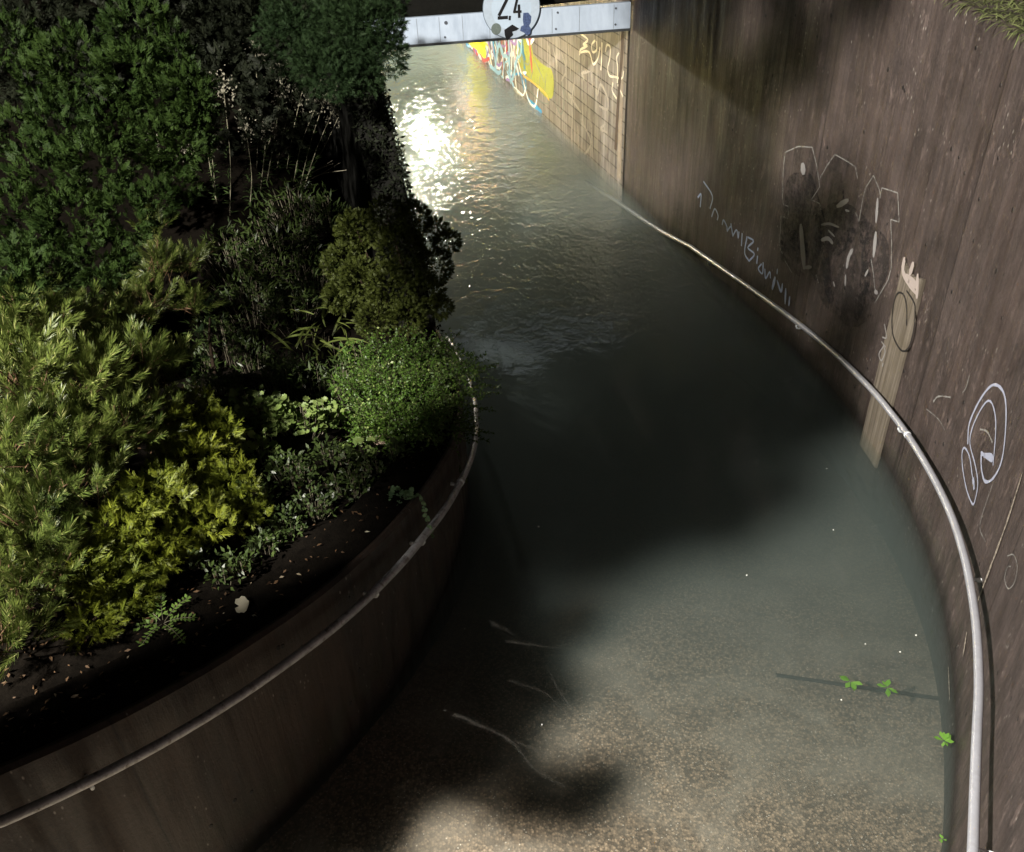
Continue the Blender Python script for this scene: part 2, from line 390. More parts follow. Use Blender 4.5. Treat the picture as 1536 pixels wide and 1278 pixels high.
T_SC = [t_scale(12, .12, .12, .8) for _ in range(6)]; T_SCF = [t_scale(10, .10, .27, .6) for _ in range(6)]
def t_round(lobes=7):
    """scalloped round leaf, pleated, on its stalk"""
    V = [(0, 0, 0)]; n = lobes * 2
    for i in range(n + 1):
        a = math.radians(-160 + 320 * i / n); r = .5 if i % 2 else .40
        V.append((r * math.sin(a), .42 + r * math.cos(a), .10 if i % 2 else .03))
    V[0] = (0, .3, -.04); F = [(0, i, i + 1, i + 2) for i in range(1, n, 2)]
    return np.array(V, float), np.array(F)
T_ROUND = t_round()
def t_strap(n=6, w=.07, bend=1.2):
    V = []; F = []; p = np.array([0., 0, 0]); a = math.radians(15)
    for i in range(n + 1):
        t = i / n; ww = w * math.sin(math.pi * (.12 + .86 * t)) ** .7 / 2
        V += [(p[0] - ww, p[1], p[2] + ww * .5), (p[0] + ww, p[1], p[2] + ww * .5)]
        p = p + np.array([0, math.cos(a), -math.sin(a)]) / n; a += bend / n
        if i < n: F.append((2*i, 2*i + 1, 2*i + 3, 2*i + 2))
    return np.array(V, float), np.array(F)
T_STRAP = t_strap()
T_LEAF = combine([diamond(.42, .06, .42, .08)])
T_LANCE = combine([diamond(.22, .04, .4, .12)])

# ------------------------------------------------------------------ SETTING: ramp floor, soil bank, water
def ztop(x, y):                                   # top of the planter wall follows the ramp
    return hrail(x, y) + .15
def stations():
    out = []
    for p in np.arange(-84, 33.1, 3): out.append((polar(p, rleft(p)), polar(p, 6.07) if p < 20 else None, p))
    return out
LP = list(LWALL[::2]); 
def right_for(l):                                 # opposite point on the right-hand side
    ph = phi(*l); best = min(RWALL, key=lambda q: abs(phi(*q) - ph)); return best
PAIRS = [(l, right_for(l)) for l in LP if phi(*l) < 20]
lastR = PAIRS[-1][1]; k0 = int(np.argmin(np.linalg.norm(RWALL - lastR, axis=1)))
restR = np.vstack([RWALL[k0 + 1:], RTUN[1:]]); restL = np.vstack([[l for l in LWALL if phi(*l) > 20.5], LTUN[1:]])
def resample(P, n):
    L = np.r_[0, np.cumsum(np.linalg.norm(np.diff(P, axis=0), axis=1))]; return [walk(P, s) for s in np.linspace(0, L[-1] - 1e-4, n)]
PAIRS += list(zip(resample(restL, 50), resample(restR, 50)))
V = []; U = []; nc = 13
for l, r in PAIRS:
    d = (r - l) / np.linalg.norm(r - l); a, b = l - d * .12, r + d * .12
    for k in range(nc):
        p = a + (b - a) * k / (nc - 1); V.append((p[0], p[1], hfloor(*(.5 * (l + r)) ) )); U.append((p[0], p[1]))
F = [(i*nc + k, i*nc + k + 1, (i+1)*nc + k + 1, (i+1)*nc + k) for i in range(len(PAIRS) - 1) for k in range(nc - 1)]
def asphalt():
    m = N('gritty_asphalt'); uv = m.uv
    v = m.n('TexVoronoi', ins={'Vector': uv, 'Scale': 75.}); rr = m.n('SeparateColor', ins={0: v.outputs[1]}).outputs[0]
    c = m.mix(m.ramp(rr, (.2, 0.), (.95, 1.)), (.12, .085, .06), (.50, .375, .265))
    c = m.mix(m.ramp(v.outputs[0], (.25, 0.), (.6, .5)), c, (.08, .062, .048))
    c = m.mix(m.ramp(m.noise(uv, 1.6, 5, .6, .5), (.45, 0.), (.6, .45)), c, (.38, .34, .29))
    c = m.mix(m.ramp(m.noise(uv, 3., 5), (.35, .5), (.65, 0.)), c, (.5, .46, .42), 'MULTIPLY')
    v2 = m.n('TexVoronoi', ins={'Vector': uv, 'Scale': 38.})
    c = m.mix(m.math('MULTIPLY', m.ramp(v2.outputs[0], (.08, 1.), (.16, 0.)), .8), c, (.75, .70, .62))
    m.pbr(c, .55, m.bump(v.outputs[0], .5, .003)); return m.m
MT['asphalt'] = asphalt()
tag(mesh_obj('path', V, F, MT['asphalt'], uv=U), 'flooded asphalt ramp curving down to the underpass', kind='structure')

def water_mats():
    m = N('murky_flood_water'); g = m.n('NewGeometry'); pos = g.outputs['Position']
    sp = m.n('SeparateXYZ', ins={0: pos}); y = sp.outputs[1]
    amp = m.n('MapRange', interpolation_type='SMOOTHSTEP', ins={0: y, 1: 5.2, 2: 9.6, 3: .005, 4: 1.}).outputs[0]
    patch = m.ramp(m.noise(m.vmul(pos, (.9, .6, 1)), 1., 3), (.35, .45), (.65, 1.))
    w1 = m.noise(m.vmul(pos, (1.25, 1.0, 1)), 6.0, 2, .5, .7); w2 = m.noise(m.vmul(pos, (1.2, 1.0, 1)), 15., 2, .5, .5); w3 = m.noise(pos, 2.2, 2)
    h = m.math('ADD', m.math('MULTIPLY', w1, .65), m.math('ADD', m.math("MULTIPLY", w2, .22), m.math('MULTIPLY', w3, .5)))
    h = m.math('MULTIPLY', h, m.math('MULTIPLY', amp, patch))
    nr = m.bump(h, 1.0, .040)
    dt = m.math('ABSOLUTE', m.n('VectorMath', operation='DOT_PRODUCT', ins={0: nr, 1: g.outputs['Incoming']}).outputs['Value'])
    fr = m.math('ADD', m.math('MULTIPLY', m.math('POWER', m.math('SUBTRACT', 1., dt, clamp=True), 5.), .98), .02)
    gl = m.n('BsdfGlossy', ins={'Color': (1, 1, 1, 1), 'Roughness': .03, 'Normal': nr}); tr = m.n('BsdfTransparent', ins={0: (.97, .98, .96, 1)})
    mx = m.n('MixShader', ins={0: fr, 1: tr.outputs[0], 2: gl.outputs[0]}); m.t.links.new(mx.outputs[0], m.out.inputs[0])
    vol = m.n('VolumePrincipled', ins={'Color': (.37, .445, .445, 1), 'Density': 2.0, 'Anisotropy': .2})
    m.t.links.new(vol.outputs[0], m.out.inputs[1]); return m.m
MT['water'] = water_mats()
top = []; 
for l, r in PAIRS:
    d = (r - l) / np.linalg.norm(r - l); top.append((l - d * .06, r + d * .06))
n = len(top); V = [(a[0], a[1], 0.) for a, b in top] + [(b[0], b[1], 0.) for a, b in top]
V += [(x, y, -1.4) for x, y, z in V]; F = []
for i in range(n - 1):
    F += [(i, n + i, n + i + 1, i + 1), (2*n + i, 2*n + i + 1, 3*n + i + 1, 3*n + i), (i, i + 1, 2*n + i + 1, 2*n + i), (n + i, 3*n + i, 3*n + i + 1, n + i + 1)]
F += [(0, 2*n, 3*n, n), (n - 1, 2*n - 1, 4*n - 1, 3*n - 1)]
tag(mesh_obj('water', V, F, MT['water']), 'murky flood water filling the ramp and underpass', kind='structure')

# soil bank inside the curve
WTH = .27
def inside(x, y):                                 # distance inward from the planter wall face
    ph = phi(x, y)
    if ph < 33: return float(rleft(ph)) - math.hypot(x - O[0], y - O[1])
    nrm = np.array([DR[1], -DR[0]]); return -float((np.array([x, y]) - LEND) @ nrm)
def bank(x, y):
    d = inside(x, y); z = hrail(x, min(y, 7.5)) + .15 - .07
    z += .16 * max(0, d - .3) + .10 * max(0, d - 1.2)
    z += .45 * max(0, y - 6.6) * min(1, max(0, d) / .8)
    return min(z, 3.1) + .03 * math.sin(x * 5.1 + y * 3.3) + .02 * math.sin(x * 11 - y * 9)
def bankhit(px, py):
    v = ray(px, py); t = 2.
    while t < 25:
        p = CAM + v * t
        if inside(p[0], p[1]) > 0 and p[2] < bank(p[0], p[1]): return p
        t += .02
    return CAM + v * 9
rows = []; U = []
edge = [(LWALL[i], unit(LWALL[i] - O)) for i in range(0, len(LWALL), 2)] + [(p, np.array([DR[1], -DR[0]])) for p in LTUN[1:5]]
dist = [WTH - .02, .35, .45, .6, .8, 1.0, 1.25, 1.5, 1.8, 2.1, 2.4, 2.8]
grid = []
for x in np.arange(-9, .3, .14):
    for y in np.arange(-1.0, 12.4, .14): grid.append((x, y))
nx = len(np.arange(-9, .3, .14)); ny = len(np.arange(-1.0, 12.4, .14))
V = []; ok = []
for x, y in grid:
    d = inside(x, y); ok.append(d > .12); V.append((x, y, bank(x, y) + RNG.normal(0, .012)))
F = [(i*ny + j, (i+1)*ny + j, (i+1)*ny + j + 1, i*ny + j + 1) for i in range(nx - 1) for j in range(ny - 1)
     if ok[i*ny + j] and ok[(i+1)*ny + j] and ok[(i+1)*ny + j + 1] and ok[i*ny + j + 1]]
tag(mesh_obj('ground', V, F, MT['soil'], smooth=True), 'dark planting soil of the raised bank', kind='structure')

# ------------------------------------------------------------------ walls
def wall_solid(poly, zb, zt, th, side, mat, name, parent=None, top_round=.0):
    """solid wall along a line; side=+1 thickens to the left of travel, -1 to the right; uv = metres"""
    back = offset(poly, side * th); V = []; U = []; s = 0; n = len(poly)
    zt = [zt] * n if np.isscalar(zt) else zt; zb = [zb] * n if np.isscalar(zb) else zb
    for i in range(n):
        if i: s += np.linalg.norm(poly[i] - poly[i-1])
        p, b = poly[i], back[i]; q = p + (b - p) * (.02 / th)
        V += [(p[0], p[1], zb[i]), (p[0], p[1], zt[i] - .015), (q[0], q[1], zt[i]), (b[0], b[1], zt[i]), (b[0], b[1], zb[i])]
        U += [(s, zb[i]), (s, zt[i] - .015), (s, zt[i] + .02), (s, zt[i] + th), (s, zt[i] + th + 2)]
    F = []
    for i in range(n - 1):
        for k in range(4): F.append((i*5 + k, i*5 + k + 1, i*5 + 6 + k, i*5 + 5 + k) if side > 0 else (i*5 + k, i*5 + 5 + k, i*5 + 6 + k, i*5 + k + 1))
    F += [(0, 1, 2, 3, 4), tuple((n-1)*5 + k for k in (4, 3, 2, 1, 0))]
    return mesh_obj(name, V, F, mat, parent, uv=U)
rwall = empty('retaining_wall', (2.7, 5, 0), 'tall curved board-marked concrete retaining wall along the flooded ramp, covered in graffiti', 'wall')
RBODY = RWALL.copy()
seg_end = np.linalg.norm(np.diff(RWALL, axis=0), axis=1).sum()
wall_solid(RWALL[:-1].tolist() and np.vstack([RWALL[:-1], JOINT - DR * .02]), -1.3, 3.0, .35, -1, MT['wall'], 'wall_face', rwall)
b = MB(); jn = np.array([DR[1], -DR[0]]); jp = JOINT + jn * .03
b.box((jp[0], jp[1], .85), .05, .045, 4.3, ax=(jn[0], jn[1], 0), ay=(DR[0], DR[1], 0)); b.build('expansion_joint', MT['groove'], rwall)

def on_wall(poly, s, z, off=.004, side=1):
    p = walk(poly, s, side * off); return (p[0], p[1], z)
def ribbon(b, pts, w, poly, off=.004, jag=.12, taper=True, n=5, side=1):
    """paint stroke: pts are (s, z) on the wall, w the width in metres"""
    P = catmull(np.array(pts, float), n) if len(pts) > 2 else np.array([np.array(pts[0]) + (np.array(pts[1]) - np.array(pts[0])) * t for t in np.linspace(0, 1, 6)])
    T = np.gradient(P, axis=0); T = unit(T); Nn = np.c_[-T[:, 1], T[:, 0]]; m = len(P); V = []; uv = []
    for i in range(m):
        k = w / 2 * (1 + RNG.uniform(-jag, jag)) * (min(1, .45 + min(i, m - 1 - i) * .4) if taper else 1)
        for sg in (-1, 1):
            q = P[i] + Nn[i] * k * sg; V.append(on_wall(poly, q[0], q[1], off, side)); uv.append((q[0], q[1]))
    b.add(V, [(2*i, 2*i + 1, 2*i + 3, 2*i + 2) for i in range(m - 1)], uv)
def px_stroke(b, pts, wpx, poly, org=(0, 0), k=1., off=.004, side=1, **kw):
    H = [wallhit(org[0] + x / k, org[1] + y / k, poly) for x, y in pts]; H = [h for h in H if h is not None]
    if len(H) < 2: return
    c = walk(poly, H[0][0]); d = np.linalg.norm(np.array([c[0], c[1], H[0][1]]) - CAM)
    ribbon(b, H, wpx / k * d / FPX, poly, off, side=side, **kw)
def blob(b, pts, poly, org=(0, 0), k=1., off=.003, side=1):
    H = [wallhit(org[0] + x / k, org[1] + y / k, poly) for x, y in pts]
    P = catmull(np.array(H + [H[0]]), 4)[:-1]; P = P + RNG.normal(0, .004, P.shape); c = P.mean(0)
    rings = [P, c + (P - c) * .5]; V = []; uv = []
    for R_ in rings:
        for q in R_: V.append(on_wall(poly, q[0], q[1], off, side)); uv.append(tuple(q))
    m = len(P); V.append(on_wall(poly, c[0], c[1], off, side)); uv.append(tuple(c))
    b.add(V, [(i, (i+1) % m, m + (i+1) % m, m + i) for i in range(m)] + [(m + i, m + (i+1) % m, 2*m) for i in range(m)], uv)
P_white = paint('worn_white_spray', (.36, .35, .35), cover=.55); P_line = paint('white_outline_spray', (.44, .44, .42), cover=.28, scale=30)
P_thin = paint('thin_dark_spray', (.022, .021, .023), .7, cover=.0, scale=4)
P_black = paint('black_spray', (.014, .014, .015), .7, cover=.12, scale=6); P_blue = paint('pale_blue_spray', (.45, .55, .78), cover=.8, scale=40)
P_lilac = paint('pale_lilac_spray', (.42, .45, .58), cover=.7, scale=30); P_pink = paint('pinkish_white_spray', (.5, .43, .40), cover=.6, scale=26)
P_dark2 = paint('dark_marker', (.02, .018, .018), .5, cover=.85)
o3, k3 = (1140, 200), 3.873
b = MB()
for pl_ in ([(140, 120), (225, 85), (305, 90), (345, 300), (310, 385), (352, 440), (350, 700), (250, 800), (150, 740), (120, 600), (130, 400)], [(360, 270), (440, 130), (560, 195), (575, 480), (500, 640), (360, 640)], [(590, 500), (625, 320), (662, 255), (705, 330), (800, 350), (805, 500), (768, 520), (765, 800), (672, 970), (600, 900)]):
    blob(b, pl_, RWALL, o3, k3, off=.0022)
b.build('graffiti_grey_fill', P_thin, rwall)
b = MB()
blob(b, [(140, 430), (170, 250), (300, 240), (350, 430), (430, 400), (560, 430), (640, 520), (740, 620), (745, 820), (660, 960), (620, 1090), (520, 1120), (430, 1050), (350, 960), (290, 800), (190, 740), (120, 640)], RWALL, o3, k3)
for p, w in (([(200, 560), (210, 640), (300, 700)], 90), ([(330, 470), (380, 700), (400, 900), (460, 1040)], 80), ([(430, 700), (560, 560)], 80), ([(600, 500), (620, 800), (560, 1080)], 90), ([(130, 620), (125, 700), (180, 770), (260, 830)], 45)):
    px_stroke(b, p, w, RWALL, o3, k3, off=.0055)
b.build('graffiti_black_fill', P_black, rwall)
b = MB()
for p in ([(122, 590), (126, 480), (168, 492), (172, 425), (140, 412), (134, 370), (140, 200), (150, 110), (225, 76), (308, 80), (335, 190), (352, 310), (303, 385), (352, 408), (360, 445)],
          [(350, 265), (395, 185), (440, 122), (500, 155), (560, 195), (572, 262)], [(560, 460), (580, 510), (605, 370), (622, 310), (665, 245), (700, 330), (705, 370)],
          [(702, 380), (712, 316), (760, 330), (806, 346), (810, 430), (814, 515), (765, 500), (770, 640), (768, 780), (750, 850), (672, 985)],
          [(650, 730), (665, 820), (672, 900), (690, 930)], [(330, 820), (345, 870)], [(150, 740), (190, 810)], [(120, 600), (118, 660), (135, 700)]):
    for i in range(len(p) - 1): px_stroke(b, [p[i], p[i + 1]], 6, RWALL, o3, k3, off=.007, taper=False)
b.build('graffiti_outline', P_line, rwall)
b = MB()
for p, w in (([(252, 170), (258, 240)], 45), ([(242, 525), (250, 640), (262, 790)], 42), ([(262, 780), (305, 775)], 22), ([(545, 670), (520, 720), (508, 785)], 24), ([(503, 820), (500, 885)], 16),
             ([(690, 375), (680, 520)], 26), ([(680, 570), (665, 720)], 30), ([(450, 425), (520, 385)], 30), ([(500, 445), (525, 452)], 12), ([(360, 620), (400, 610), (430, 640)], 22), ([(360, 530), (410, 525), (465, 545)], 14),
             ([(400, 560), (440, 600)], 12), ([(430, 860), (440, 890)], 14), ([(615, 830), (635, 790)], 16), ([(670, 920), (690, 925)], 24)):
    px_stroke(b, p, w, RWALL, o3, k3, off=.008)
b.build('graffiti_white_fill', P_white, rwall)
# blue handwriting that runs down to the handrail
b = MB(); o6, k6 = (930, 250), 4.123
for p in ([(485, 190), (505, 170), (500, 250)], [(520, 90), (575, 180), (560, 260)], [(570, 310), (590, 260), (610, 300), (605, 330)], [(635, 360), (645, 330), (665, 370), (665, 390)], [(665, 400), (690, 370), (700, 420), (690, 350)],
          [(700, 430), (725, 390), (735, 440), (740, 400)], [(755, 490), (760, 410)], [(790, 430), (775, 530), (800, 580)], [(795, 435), (830, 460), (795, 500), (835, 540), (800, 585)], [(855, 520), (858, 500)], [(850, 600), (855, 550)],
          [(880, 600), (860, 630), (885, 660), (890, 590)], [(900, 630), (905, 690), (930, 650), (935, 690)]):
    px_stroke(b, p, 11, RWALL, o6, k6, off=.007, taper=False)
for p, w in (([(978, 630), (975, 665)], 12), ([(965, 680), (945, 760)], 26), ([(975, 700), (1000, 770), (1010, 720)], 18), ([(1030, 750), (1025, 850)], 20), ([(1055, 800), (1048, 860)], 16)):
    px_stroke(b, p, w, RWALL, o6, k6, off=.007)
b.build('graffiti_handwriting', P_blue, rwall)
# pale strip of bare board with its own scrawls
b = MB(); L1, L2, R2, R1 = (1366, 405), (1290, 662), (1318, 702), (1384, 440)
q = [wallhit(*p, RWALL) for p in ((1340, 470), (1300, 640), (1322, 684), (1377, 470))]
sl = .5 * (q[0][0] + q[1][0]); sr = .5 * (q[2][0] + q[3][0]); sl, sr = min(sl, sr), max(sl, sr)
zt = [wallhit(1372, 400, RWALL)[1], wallhit(1384, 425, RWALL)[1]]
V = []; U = []
for i, z in enumerate(np.linspace(-.14, max(zt), 12)):
    for j, s in enumerate((sl, .5 * (sl + sr), sr)):
        zz = z if i < 11 else z - (0, .05, .02)[j]
        for off in (.004, .022): V.append(on_wall(RWALL, s, zz, off)); U.append((s, zz))
F = []
for i in range(11):
    for j in range(2):
        a = (i*3 + j) * 2; c = a + 6; F += [(a + 1, a + 3, c + 3, c + 1)]
    a = i * 6; F += [(a, a + 1, a + 7, a + 6), (a + 4, a + 10, a + 11, a + 5)]
F += [(66, 67, 69, 68), (68, 69, 71, 70)]
mesh_obj('timber_strip', V, F, MT['board'], rwall, uv=U)
b = MB(); o8, k8 = (1290, 380), 3.99
ring = [(300, 430), (302, 330), (285, 250), (250, 235), (225, 290), (212, 400), (222, 500), (270, 580), (315, 560), (345, 450), (352, 340), (345, 290), (300, 220)]
px_stroke(b, ring, 11, RWALL, o8, k8, off=.026, taper=False); b.build('graffiti_ring', P_dark2, rwall)
b = MB()
for p, w in (([(290, 20), (285, 120), (360, 240)], 32), ([(345, 50), (320, 130)], 34), ([(370, 120), (365, 270)], 34), ([(290, 130), (370, 200)], 50)): px_stroke(b, p, w, RWALL, o8, k8, off=.028)
b.build('graffiti_pink_spray', P_pink, rwall)
b = MB()
for p in ([(168, 420), (180, 500), (155, 500)], [(150, 525), (175, 560)], [(165, 550), (135, 600), (150, 640), (172, 590), (165, 560)], [(160, 655), (155, 675)]): px_stroke(b, p, 9, RWALL, o8, k8, off=.027, taper=False)
b.build('graffiti_white_scribble', P_white, rwall)
b = MB(); o7, k7 = (1380, 560), 3.757
for p, w in (([(275, 400), (285, 280), (350, 140), (420, 65), (478, 110), (492, 250), (470, 480), (420, 590), (372, 608), (352, 530), (352, 440)], 15), ([(352, 450), (410, 490), (410, 465), (365, 462)], 22),
             ([(418, 520), (434, 300), (420, 190), (390, 155), (345, 210), (300, 310), (288, 400), (318, 520), (332, 620), (320, 700), (303, 738), (270, 660), (247, 540), (243, 450), (258, 420), (285, 470), (300, 570), (314, 650)], 12),
             ([(305, 590), (312, 655)], 24)):
    px_stroke(b, p, w, RWALL, o7, k7, off=.006, taper=False, jag=.2)
b.build('graffiti_oval_tag', P_lilac, rwall)
b = MB()
for p, w in (([(500, 1030), (535, 1025), (556, 1090), (540, 1180), (505, 1215), (485, 1160), (500, 1095), (520, 1090)], 6), ([(80, 160), (110, 130), (180, 135)], 9), ([(40, 200), (110, 260), (145, 320)], 4), ([(285, 10), (265, 80), (245, 110)], 6),
             ([(420, 610), (345, 850), (375, 950)], 5), ([(345, 315), (385, 330), (415, 390)], 9)):
    px_stroke(b, p, w, RWALL, o7, k7, off=.006, taper=False, jag=.35)
b.build('chalk_scratches', P_line, rwall)
def crustmat():
    m = N('lime_crust'); uv = m.uv; c = m.mix(m.ramp(m.noise(uv, 55., 5, .7), (.4, 0.), (.6, 1.)), (.09, .07, .055), (.40, .35, .29)); m.pbr(c, .8, m.bump(m.noise(uv, 60., 4), .8, .006)); return m.m
b = MB(); px_stroke(b, [(585, 560), (500, 830), (420, 1050), (330, 1290)], 20, RWALL, o7, k7, off=.006, jag=.45); 
px_stroke(b, [(1452, 948), (1446, 985)], 6, RWALL, (0, 0), 1, off=.006, jag=.4); px_stroke(b, [(1424, 1000), (1426, 1050)], 4, RWALL, off=.006, jag=.5)
b.build('lime_seam', crustmat(), rwall)

# ------------------------------------------------------------------ planter wall on the left with its wing
pl = empty('planter_wall', (-.4, 5, 0), 'low curved dark concrete planter wall holding the shrub bed', 'wall')
wall_solid(LWALL, -1.3, [ztop(*p) for p in LWALL], WTH, 1, MT['planter'], 'wall_body', pl)
cb = MB(); inn = offset(LWALL, WTH + .03); out_ = offset(LWALL, .035); V = []; U = []
for i in range(len(LWALL)):
    for k in range(5):
        p = out_[i] + (inn[i] - out_[i]) * k / 4; V.append((p[0], p[1], ztop(*LWALL[i]) + (.003 if k == 0 else .010 + .006 * math.sin(i * 2.3 + k * 1.7)))); U.append((p[0], p[1]))
mesh_obj('dirt_layer', V, [(i*5 + k, i*5 + 5 + k, i*5 + 6 + k, i*5 + 1 + k) for i in range(len(LWALL) - 1) for k in range(4)], MT['soil'], pl, smooth=True, uv=U)
wing = empty('wing_wall', (LEND[0], LEND[1], 0), 'dark ivy-grown wing wall sloping up to the underpass mouth', 'wall')
Wp = np.array([LEND + DR * s for s in (0.01, .25, .5, .8, 1.1, 1.5, 2.0, 3.59)])
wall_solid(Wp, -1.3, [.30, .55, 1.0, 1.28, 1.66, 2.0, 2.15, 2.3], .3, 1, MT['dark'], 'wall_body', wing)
lf = Leaves(); k = 5200
s = RNG.uniform(0, 2.4, k); z = RNG.uniform(0, 1, k); zt = np.interp(s, [0, .5, 1.1, 1.5, 2.4], [.5, 1.05, 1.7, 2.05, 2.2])
nrm = np.array([DR[1], -DR[0], 0]); P = np.c_[LEND[0] + DR[0]*s, LEND[1] + DR[1]*s, zt * (1 - .9 * z**2)] + nrm * .03 * RNG.uniform(.2, 1.4, (k, 1))
top_ = RNG.random(k) < .55; P[top_, 2] = zt[top_] + RNG.uniform(-.01, .05, top_.sum()); P[top_] -= nrm * RNG.uniform(0, .35, (top_.sum(), 1))
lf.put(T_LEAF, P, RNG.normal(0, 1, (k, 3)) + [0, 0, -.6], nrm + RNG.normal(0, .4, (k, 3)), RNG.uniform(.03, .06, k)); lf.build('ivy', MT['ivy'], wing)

# ------------------------------------------------------------------ underpass and bridge
up = empty('underpass', (0, 10.6, 0), 'short tiled underpass lit from inside, its floor under rippling flood water', 'underpass')
wall_solid(np.vstack([JOINT + DR * .03, RTUN[1:]]), -1.3, 2.0, .3, -1, MT['tile'], 'tiled_wall', up)
b = MB()  # plain concrete strip between the tiles and the joint
px_stroke(b, [(934, 48), (929, 268)], 15, np.vstack([JOINT, RTUN[1:]]), off=.005, taper=False, jag=.05)
b.build('bare_strip', simple('bare_grey_strip', (.30, .255, .21), .6, coord='uv'), up)
b = MB(); px_stroke(b, [(935, 46), (933, 90), (929, 140), (924, 225)], 9, np.vstack([JOINT, RTUN[1:]]), off=.007, taper=False, jag=.2); b.build('dirt_stain', simple('dirt_stain_brown', (.09, .065, .05), .8, coord='uv'), up)
wall_solid(np.array([LEND + DR * s for s in np.linspace(3.6, 17.6, 10)]), -1.3, 2.0, .05, 1, MT['yellow_wall'], 'painted_wall', up)
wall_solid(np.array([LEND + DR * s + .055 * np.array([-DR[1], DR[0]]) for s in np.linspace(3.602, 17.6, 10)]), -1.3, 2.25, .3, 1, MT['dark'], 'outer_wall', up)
e0, e1 = LTUN[-1], RTUN[-1]; c_ = (e0 + e1) / 2; dd = unit(e1 - e0); b = MB()
b.box((c_[0] + DR[0]*.1, c_[1] + DR[1]*.1, .6), 5.5, .2, 4.2, ax=(dd[0], dd[1], 0), ay=(-dd[1], dd[0], 0)); b.build('end_wall', MT['yellow_wall'], up)
b = MB(); m0 = (JOINT + DR * 7.4 + LEND + DR * 10.6) / 2
bd = np.array([.9927, .12]); bn = np.array([-bd[1], bd[0]])
b.box((m0[0], m0[1], 2.08), 4.4, 14.2, .16, ax=(DR[1], -DR[0], 0), ay=(DR[0], DR[1], 0)); b.build('ceiling', MT['ceiling'], up)
br = empty('bridge', (0, 11.2, 2.5), 'dark concrete bridge carried over the underpass', 'bridge')
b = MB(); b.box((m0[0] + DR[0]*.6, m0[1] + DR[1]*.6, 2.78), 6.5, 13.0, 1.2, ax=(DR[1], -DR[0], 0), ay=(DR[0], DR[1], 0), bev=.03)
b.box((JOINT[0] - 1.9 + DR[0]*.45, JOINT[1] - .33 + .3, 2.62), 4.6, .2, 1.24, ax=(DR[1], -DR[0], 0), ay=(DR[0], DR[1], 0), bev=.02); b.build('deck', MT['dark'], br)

# lamp on the underpass ceiling, lit
def bulkhead(x, y, z, power, label):
    t = empty('ceiling_lamp', (x, y, z), label, 'lamp', 'lit lamps under the bridge')
    b = MB(); b.box((x, y, z), .16, .75, .05, ax=(DR[1], -DR[0], 0), ay=(DR[0], DR[1], 0), bev=.01); b.build('housing', MT['zinc'], t)
    m = N('lit_diffuser'); e = m.n('Emission', ins={0: (1, .92, .76, 1), 1: power}); m.t.links.new(e.outputs[0], m.out.inputs[0])
    b = MB(); b.box((x, y, z - .055), .12, .68, .055, ax=(DR[1], -DR[0], 0), ay=(DR[0], DR[1], 0), bev=.012); b.build('diffuser', m.m, t)
bulkhead(-1.38, 17.5, 1.97, 950, 'lit bulkhead lamp on the underpass ceiling over the water')
bulkhead(-1.75, 12.6, 1.97, 700, 'lit bulkhead lamp nearest the mouth of the underpass')

# graffiti on the tiles
g = MB(); TP = np.vstack([JOINT, RTUN[1:]])
o1, k1 = (860, 30), 9.83
P_cream = paint('cream_spray', (.85, .80, .68), cover=.95); P_grey = paint('grey_wash_spray', (.60, .55, .50), cover=.4, scale=30)
for p in ([(110, 200), (220, 290), (150, 360), (215, 380), (110, 440), (100, 520)], [(110, 480), (190, 460), (250, 490), (300, 650), (370, 560), (400, 400)], [(330, 300), (280, 360), (290, 470), (350, 440), (350, 310)],
          [(430, 330), (425, 560), (412, 740)], [(480, 470), (500, 370), (550, 400), (545, 560), (515, 700), (540, 820), (650, 840)], [(680, 480), (645, 560), (660, 700), (655, 930)], [(750, 750), (720, 860), (600, 830)],
          [(590, 920), (580, 1040), (645, 1160)], [(660, 950), (740, 1130)]):
    px_stroke(g, p, 30, TP, o1, k1, off=.006, taper=False, jag=.2)
g.build('graffiti_white_word', P_cream, up)
g = MB(); o5, k5 = (580, 40), 4.042
for p in ([(1180, 230), (1200, 330)], [(1180, 280), (1240, 270)], [(1245, 220), (1250, 400)], [(1280, 420), (1300, 350), (1340, 430), (1340, 500), (1290, 480)], [(1140, 330), (1120, 480)], [(1100, 400), (1180, 520)], [(1240, 560), (1250, 760)], [(1330, 590), (1300, 620), (1340, 640)],
          [(1180, 560), (1240, 700), (1200, 780)], [(1060, 150), (1090, 260), (1060, 330)], [(1100, 90), (1120, 300)], [(1130, 520), (1120, 720)], [(1160, 600), (1165, 740)], [(980, 100), (1000, 200)], [(1010, 130), (1040, 240)]):
    px_stroke(g, p, 16, TP, o5, k5, off=.005, jag=.3)
g.build('graffiti_faded_words', P_grey, up)
g = MB(); blob(g, [(785, 75), (870, 80), (880, 150), (950, 230), (1000, 260), (1015, 340), (1005, 430), (960, 420), (900, 350), (840, 280), (790, 200)], TP, o5, k5, off=.004)
g.build('graffiti_yellow_green', paint('yellow_green_spray', (.46, .50, .08), cover=.45, scale=14), up)
g = MB()
for p in ([(820, 290), (860, 370), (930, 450), (990, 470)], [(830, 80), (820, 170), (860, 230), (875, 140)], [(880, 90), (900, 220)], [(900, 200), (960, 340)], [(1010, 240), (1030, 330), (1020, 440), (1060, 530), (1080, 440), (1060, 330)], [(1050, 400), (1045, 520)], [(1080, 380), (1100, 460)], [(890, 260), (870, 350)], [(930, 300), (925, 420)], [(970, 280), (960, 400)]):
    px_stroke(g, p, 9, TP, o5, k5, off=.0065, jag=.3)
g.build('graffiti_grey_outline', paint('grey_line_spray', (.22, .25, .23), cover=.8), up)
